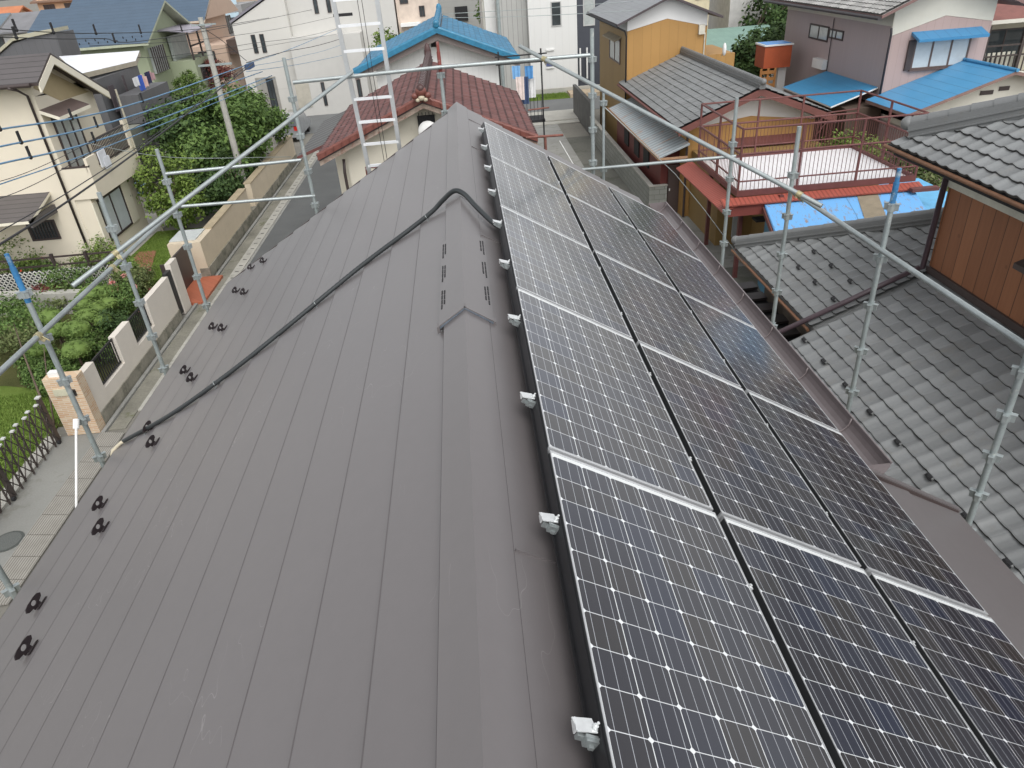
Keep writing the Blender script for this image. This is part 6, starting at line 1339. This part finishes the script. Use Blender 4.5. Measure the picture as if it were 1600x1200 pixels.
cable([AX(-60, 420, -8.9), AX(0, 382, -8.9), AX(120, 305, -8.9), AX(250, 210, -8.9), AX(395, 100, -8.9)], .024, bk, 'thick black cable slanting up from the left edge to the pole hardware')
cable([AX(-60, 400, -9.0), AX(0, 362, -9.0), AX(120, 292, -9.0), AX(250, 205, -9.0), AX(392, 98, -9.0)], .012, bk, 'thinner black cable just above the thick one')
cable([AX(-60, 40, -10.2), AX(0, 45, -10.2), AX(150, 52, -10.2), AX(312, 45, -10.2), AX(420, 28, -10.2)], .012, bk, 'upper black cable passing in front of the blue slate roof', marks=(.3, .42, .52, .62, .7))
cable([AX(-60, 56, -10.1), AX(0, 58, -10.1), AX(150, 60, -10.1), AX(312, 50, -10.1), AX(560, 0, -10.1)], .012, bk, 'lower black cable passing in front of the blue slate roof', marks=(.3, .6))
cable([AX(250, 90, -10), AX(380, 70, -10), AX(540, 40, -8), AX(650, -5, -6)], .010, bk, 'thin cable across the white modern house just above its slit windows')
cable([AX(385, 98, -9.4), AX(440, 82, -9), AX(540, 58, -8), AX(640, 20, -7)], .016, bk, 'cable bundle crossing the white modern house toward the ladder')
cable([AX(385, 105, -9.4), AX(470, 88, -8.8), AX(560, 60, -8), AX(660, 20, -7)], .010, bw_, 'pale blue wire beside the bundle on the white modern house')
cable([AX(138, 224, -13.4), AX(220, 240, -11), AX(300, 247, -8.5), AX(455, 245, -6.0)], .010, steel2, 'thin grey stay wire across the near side of the tree clump')
cable([AY(690, 22, 30), AY(830, 14, 30), AY(990, 2, 30)], .010, steel2, 'upper thin grey wire in front of the white and charcoal building')
cable([AY(690, 28, 30), AY(830, 25, 30), AY(1000, 16, 30)], .010, steel2, 'lower thin grey wire in front of the white and charcoal building')
cable([AX(-60, 330, -9.2), AX(60, 285, -9.2), AX(200, 205, -9.2), AX(388, 104, -9.4)], .008, bk, 'thin dark wire below the blue covered wires, sloping up to the joint box')
cable([AX(-60, 300, -9.25), AX(60, 262, -9.25), AX(200, 192, -9.3), AX(386, 100, -9.4)], .007, bk, 'fine dark wire between the lowest blue wire and the thick black cable')
cable([AX(140, 72, -10), AX(312, 62, -10.4), AX(440, 44, -10), AX(540, 22, -8)], .009, bk, 'thin dark wire from the utility pole across the top of the white modern house')
cable([AX(215, 90, -10.2), AX(312, 88, -10.4), AX(440, 68, -10), AX(545, 50, -8)], .009, bk, 'lower thin dark wire from the utility pole to the ladder')
cable([AX(310, 40, -10.5), AX(345, 62, -10.3), AX(385, 95, -9.6)], .014, bk, 'short thick wire dropping from the utility pole to the joint box')
m = MB(); p = AX(390, 103, -9.4); m.obox(p, (.1, 0, 0), (0, .5, 0), (0, 0, .1)); single(m, 'cable_joint_box', M('dark_blue_box', (.03, .08, .2), .5), 'dark blue joint box where the pale blue wires meet', 'joint box')
m = MB(); p = AY(536, 23, 30); m.box(p.x-.35, p.x+.35, 29.9, 30, p.z-.05, p.z+.05); single(m, 'cable_spacer', dark_m, 'small dark spacer bar beside the top of the ladder', 'cable fitting')
t = thing('parked_car', 'silver car with red tail lamps parked at the street corner by the trees', 'car', (-11.2, 49, G)); x, y = -12.0, 47.0
m = MB(); m.ext([(x, y, G+.3), (x, y+4, G+.3), (x, y+4, G+.75), (x, y+3.2, G+.9), (x, y+2.5, G+1.4), (x, y+.5, G+1.45), (x, y, G+.95)], (1.6, 0, 0)); m.build('body', M('silver_car_paint', (.5, .52, .54), .25, .5), t)
m = MB(); m.ext([(x+.1, y-.01, G+.98), (x+.1, y+.42, G+1.42), (x+1.5, y+.42, G+1.42), (x+1.5, y-.01, G+.98)], (0, -.03, .01)); m.build('rear_window', glass_d, t)
for xx in (x+.03, x+1.32): m = MB(); m.box(xx, xx+.25, y-.03, y+.02, G+.7, G+.95); m.build('tail_lamp', M('red_lamp', (.6, .03, .02), .3), t)
for xx, yy in ((x+.02, y+.7), (x+1.45, y+.7), (x+.02, y+3.2), (x+1.45, y+3.2)): m = MB(); m.tube((xx, yy, G+.31), (xx+.14, yy, G+.31), .31, 16); m.build('wheel', black_m, t)

# =================================================================== WORLD, LIGHT, CLEANUP
w = bpy.data.worlds.new('World'); sc.world = w; w.use_nodes = True
n = w.node_tree.nodes; L = w.node_tree.links
bg = n['Background']; sky = n.new('ShaderNodeTexSky'); sky.sky_type = 'NISHITA'; sky.sun_disc = False
SUN_EL, SUN_AZ = math.radians(56), math.radians(165)     # azimuth clockwise from +Y
sky.sun_elevation = SUN_EL; sky.sun_rotation = SUN_AZ; sky.air_density = 1.0; sky.dust_density = 4.0; sky.ozone_density = 1.0
hs = n.new('ShaderNodeHueSaturation'); hs.inputs['Saturation'].default_value = .12; hs.inputs['Value'].default_value = 1.0
# thin cloud brightness variation
tc = n.new('ShaderNodeTexCoord'); nz = n.new('ShaderNodeTexNoise'); nz.inputs['Scale'].default_value = 2.2; nz.inputs['Detail'].default_value = 6
mr = n.new('ShaderNodeMapRange'); mr.inputs[1].default_value = .3; mr.inputs[2].default_value = .7; mr.inputs[3].default_value = .8; mr.inputs[4].default_value = 1.2
vm = n.new('ShaderNodeVectorMath'); vm.operation = 'SCALE'
L.new(sky.outputs[0], hs.inputs['Color']); L.new(tc.outputs['Generated'], nz.inputs['Vector']); L.new(nz.outputs['Fac'], mr.inputs[0])
sx = n.new('ShaderNodeSeparateXYZ'); L.new(tc.outputs['Generated'], sx.inputs[0])
h1 = n.new('ShaderNodeMath'); h1.operation = 'SUBTRACT'; h1.inputs[0].default_value = 1.0; h1.use_clamp = True; L.new(sx.outputs[2], h1.inputs[1])
h2 = n.new('ShaderNodeMath'); h2.operation = 'POWER'; L.new(h1.outputs[0], h2.inputs[0]); h2.inputs[1].default_value = 2.5
h3 = n.new('ShaderNodeMath'); h3.operation = 'MULTIPLY_ADD'; L.new(h2.outputs[0], h3.inputs[0]); h3.inputs[1].default_value = 1.1; h3.inputs[2].default_value = .85
h4 = n.new('ShaderNodeMath'); h4.operation = 'MULTIPLY'; L.new(h3.outputs[0], h4.inputs[0]); L.new(mr.outputs[0], h4.inputs[1])
L.new(hs.outputs[0], vm.inputs[0]); L.new(h4.outputs[0], vm.inputs['Scale']); L.new(vm.outputs[0], bg.inputs['Color'])
bg.inputs['Strength'].default_value = .15
ld = bpy.data.lights.new('sun', 'SUN'); lo = bpy.data.objects.new('sun', ld); C.objects.link(lo)
ld.energy = .6; ld.angle = math.radians(35); ld.color = (1, .98, .95)
d = Vector((math.sin(SUN_AZ)*math.cos(SUN_EL), math.cos(SUN_AZ)*math.cos(SUN_EL), math.sin(SUN_EL)))
lo.rotation_euler = d.to_track_quat('Z', 'Y').to_euler(); lo.location = (0, 0, 20)
for o in bpy.data.objects:
    if '_o' in o: del o['_o']
sc.view_settings.view_transform = 'Standard'; sc.view_settings.look = 'None'; sc.view_settings.gamma = 1
sc.view_settings.exposure = .45
sc.cycles.max_bounces = 6; sc.cycles.diffuse_bounces = 3; sc.cycles.glossy_bounces = 3
sc.cycles.use_denoising = True
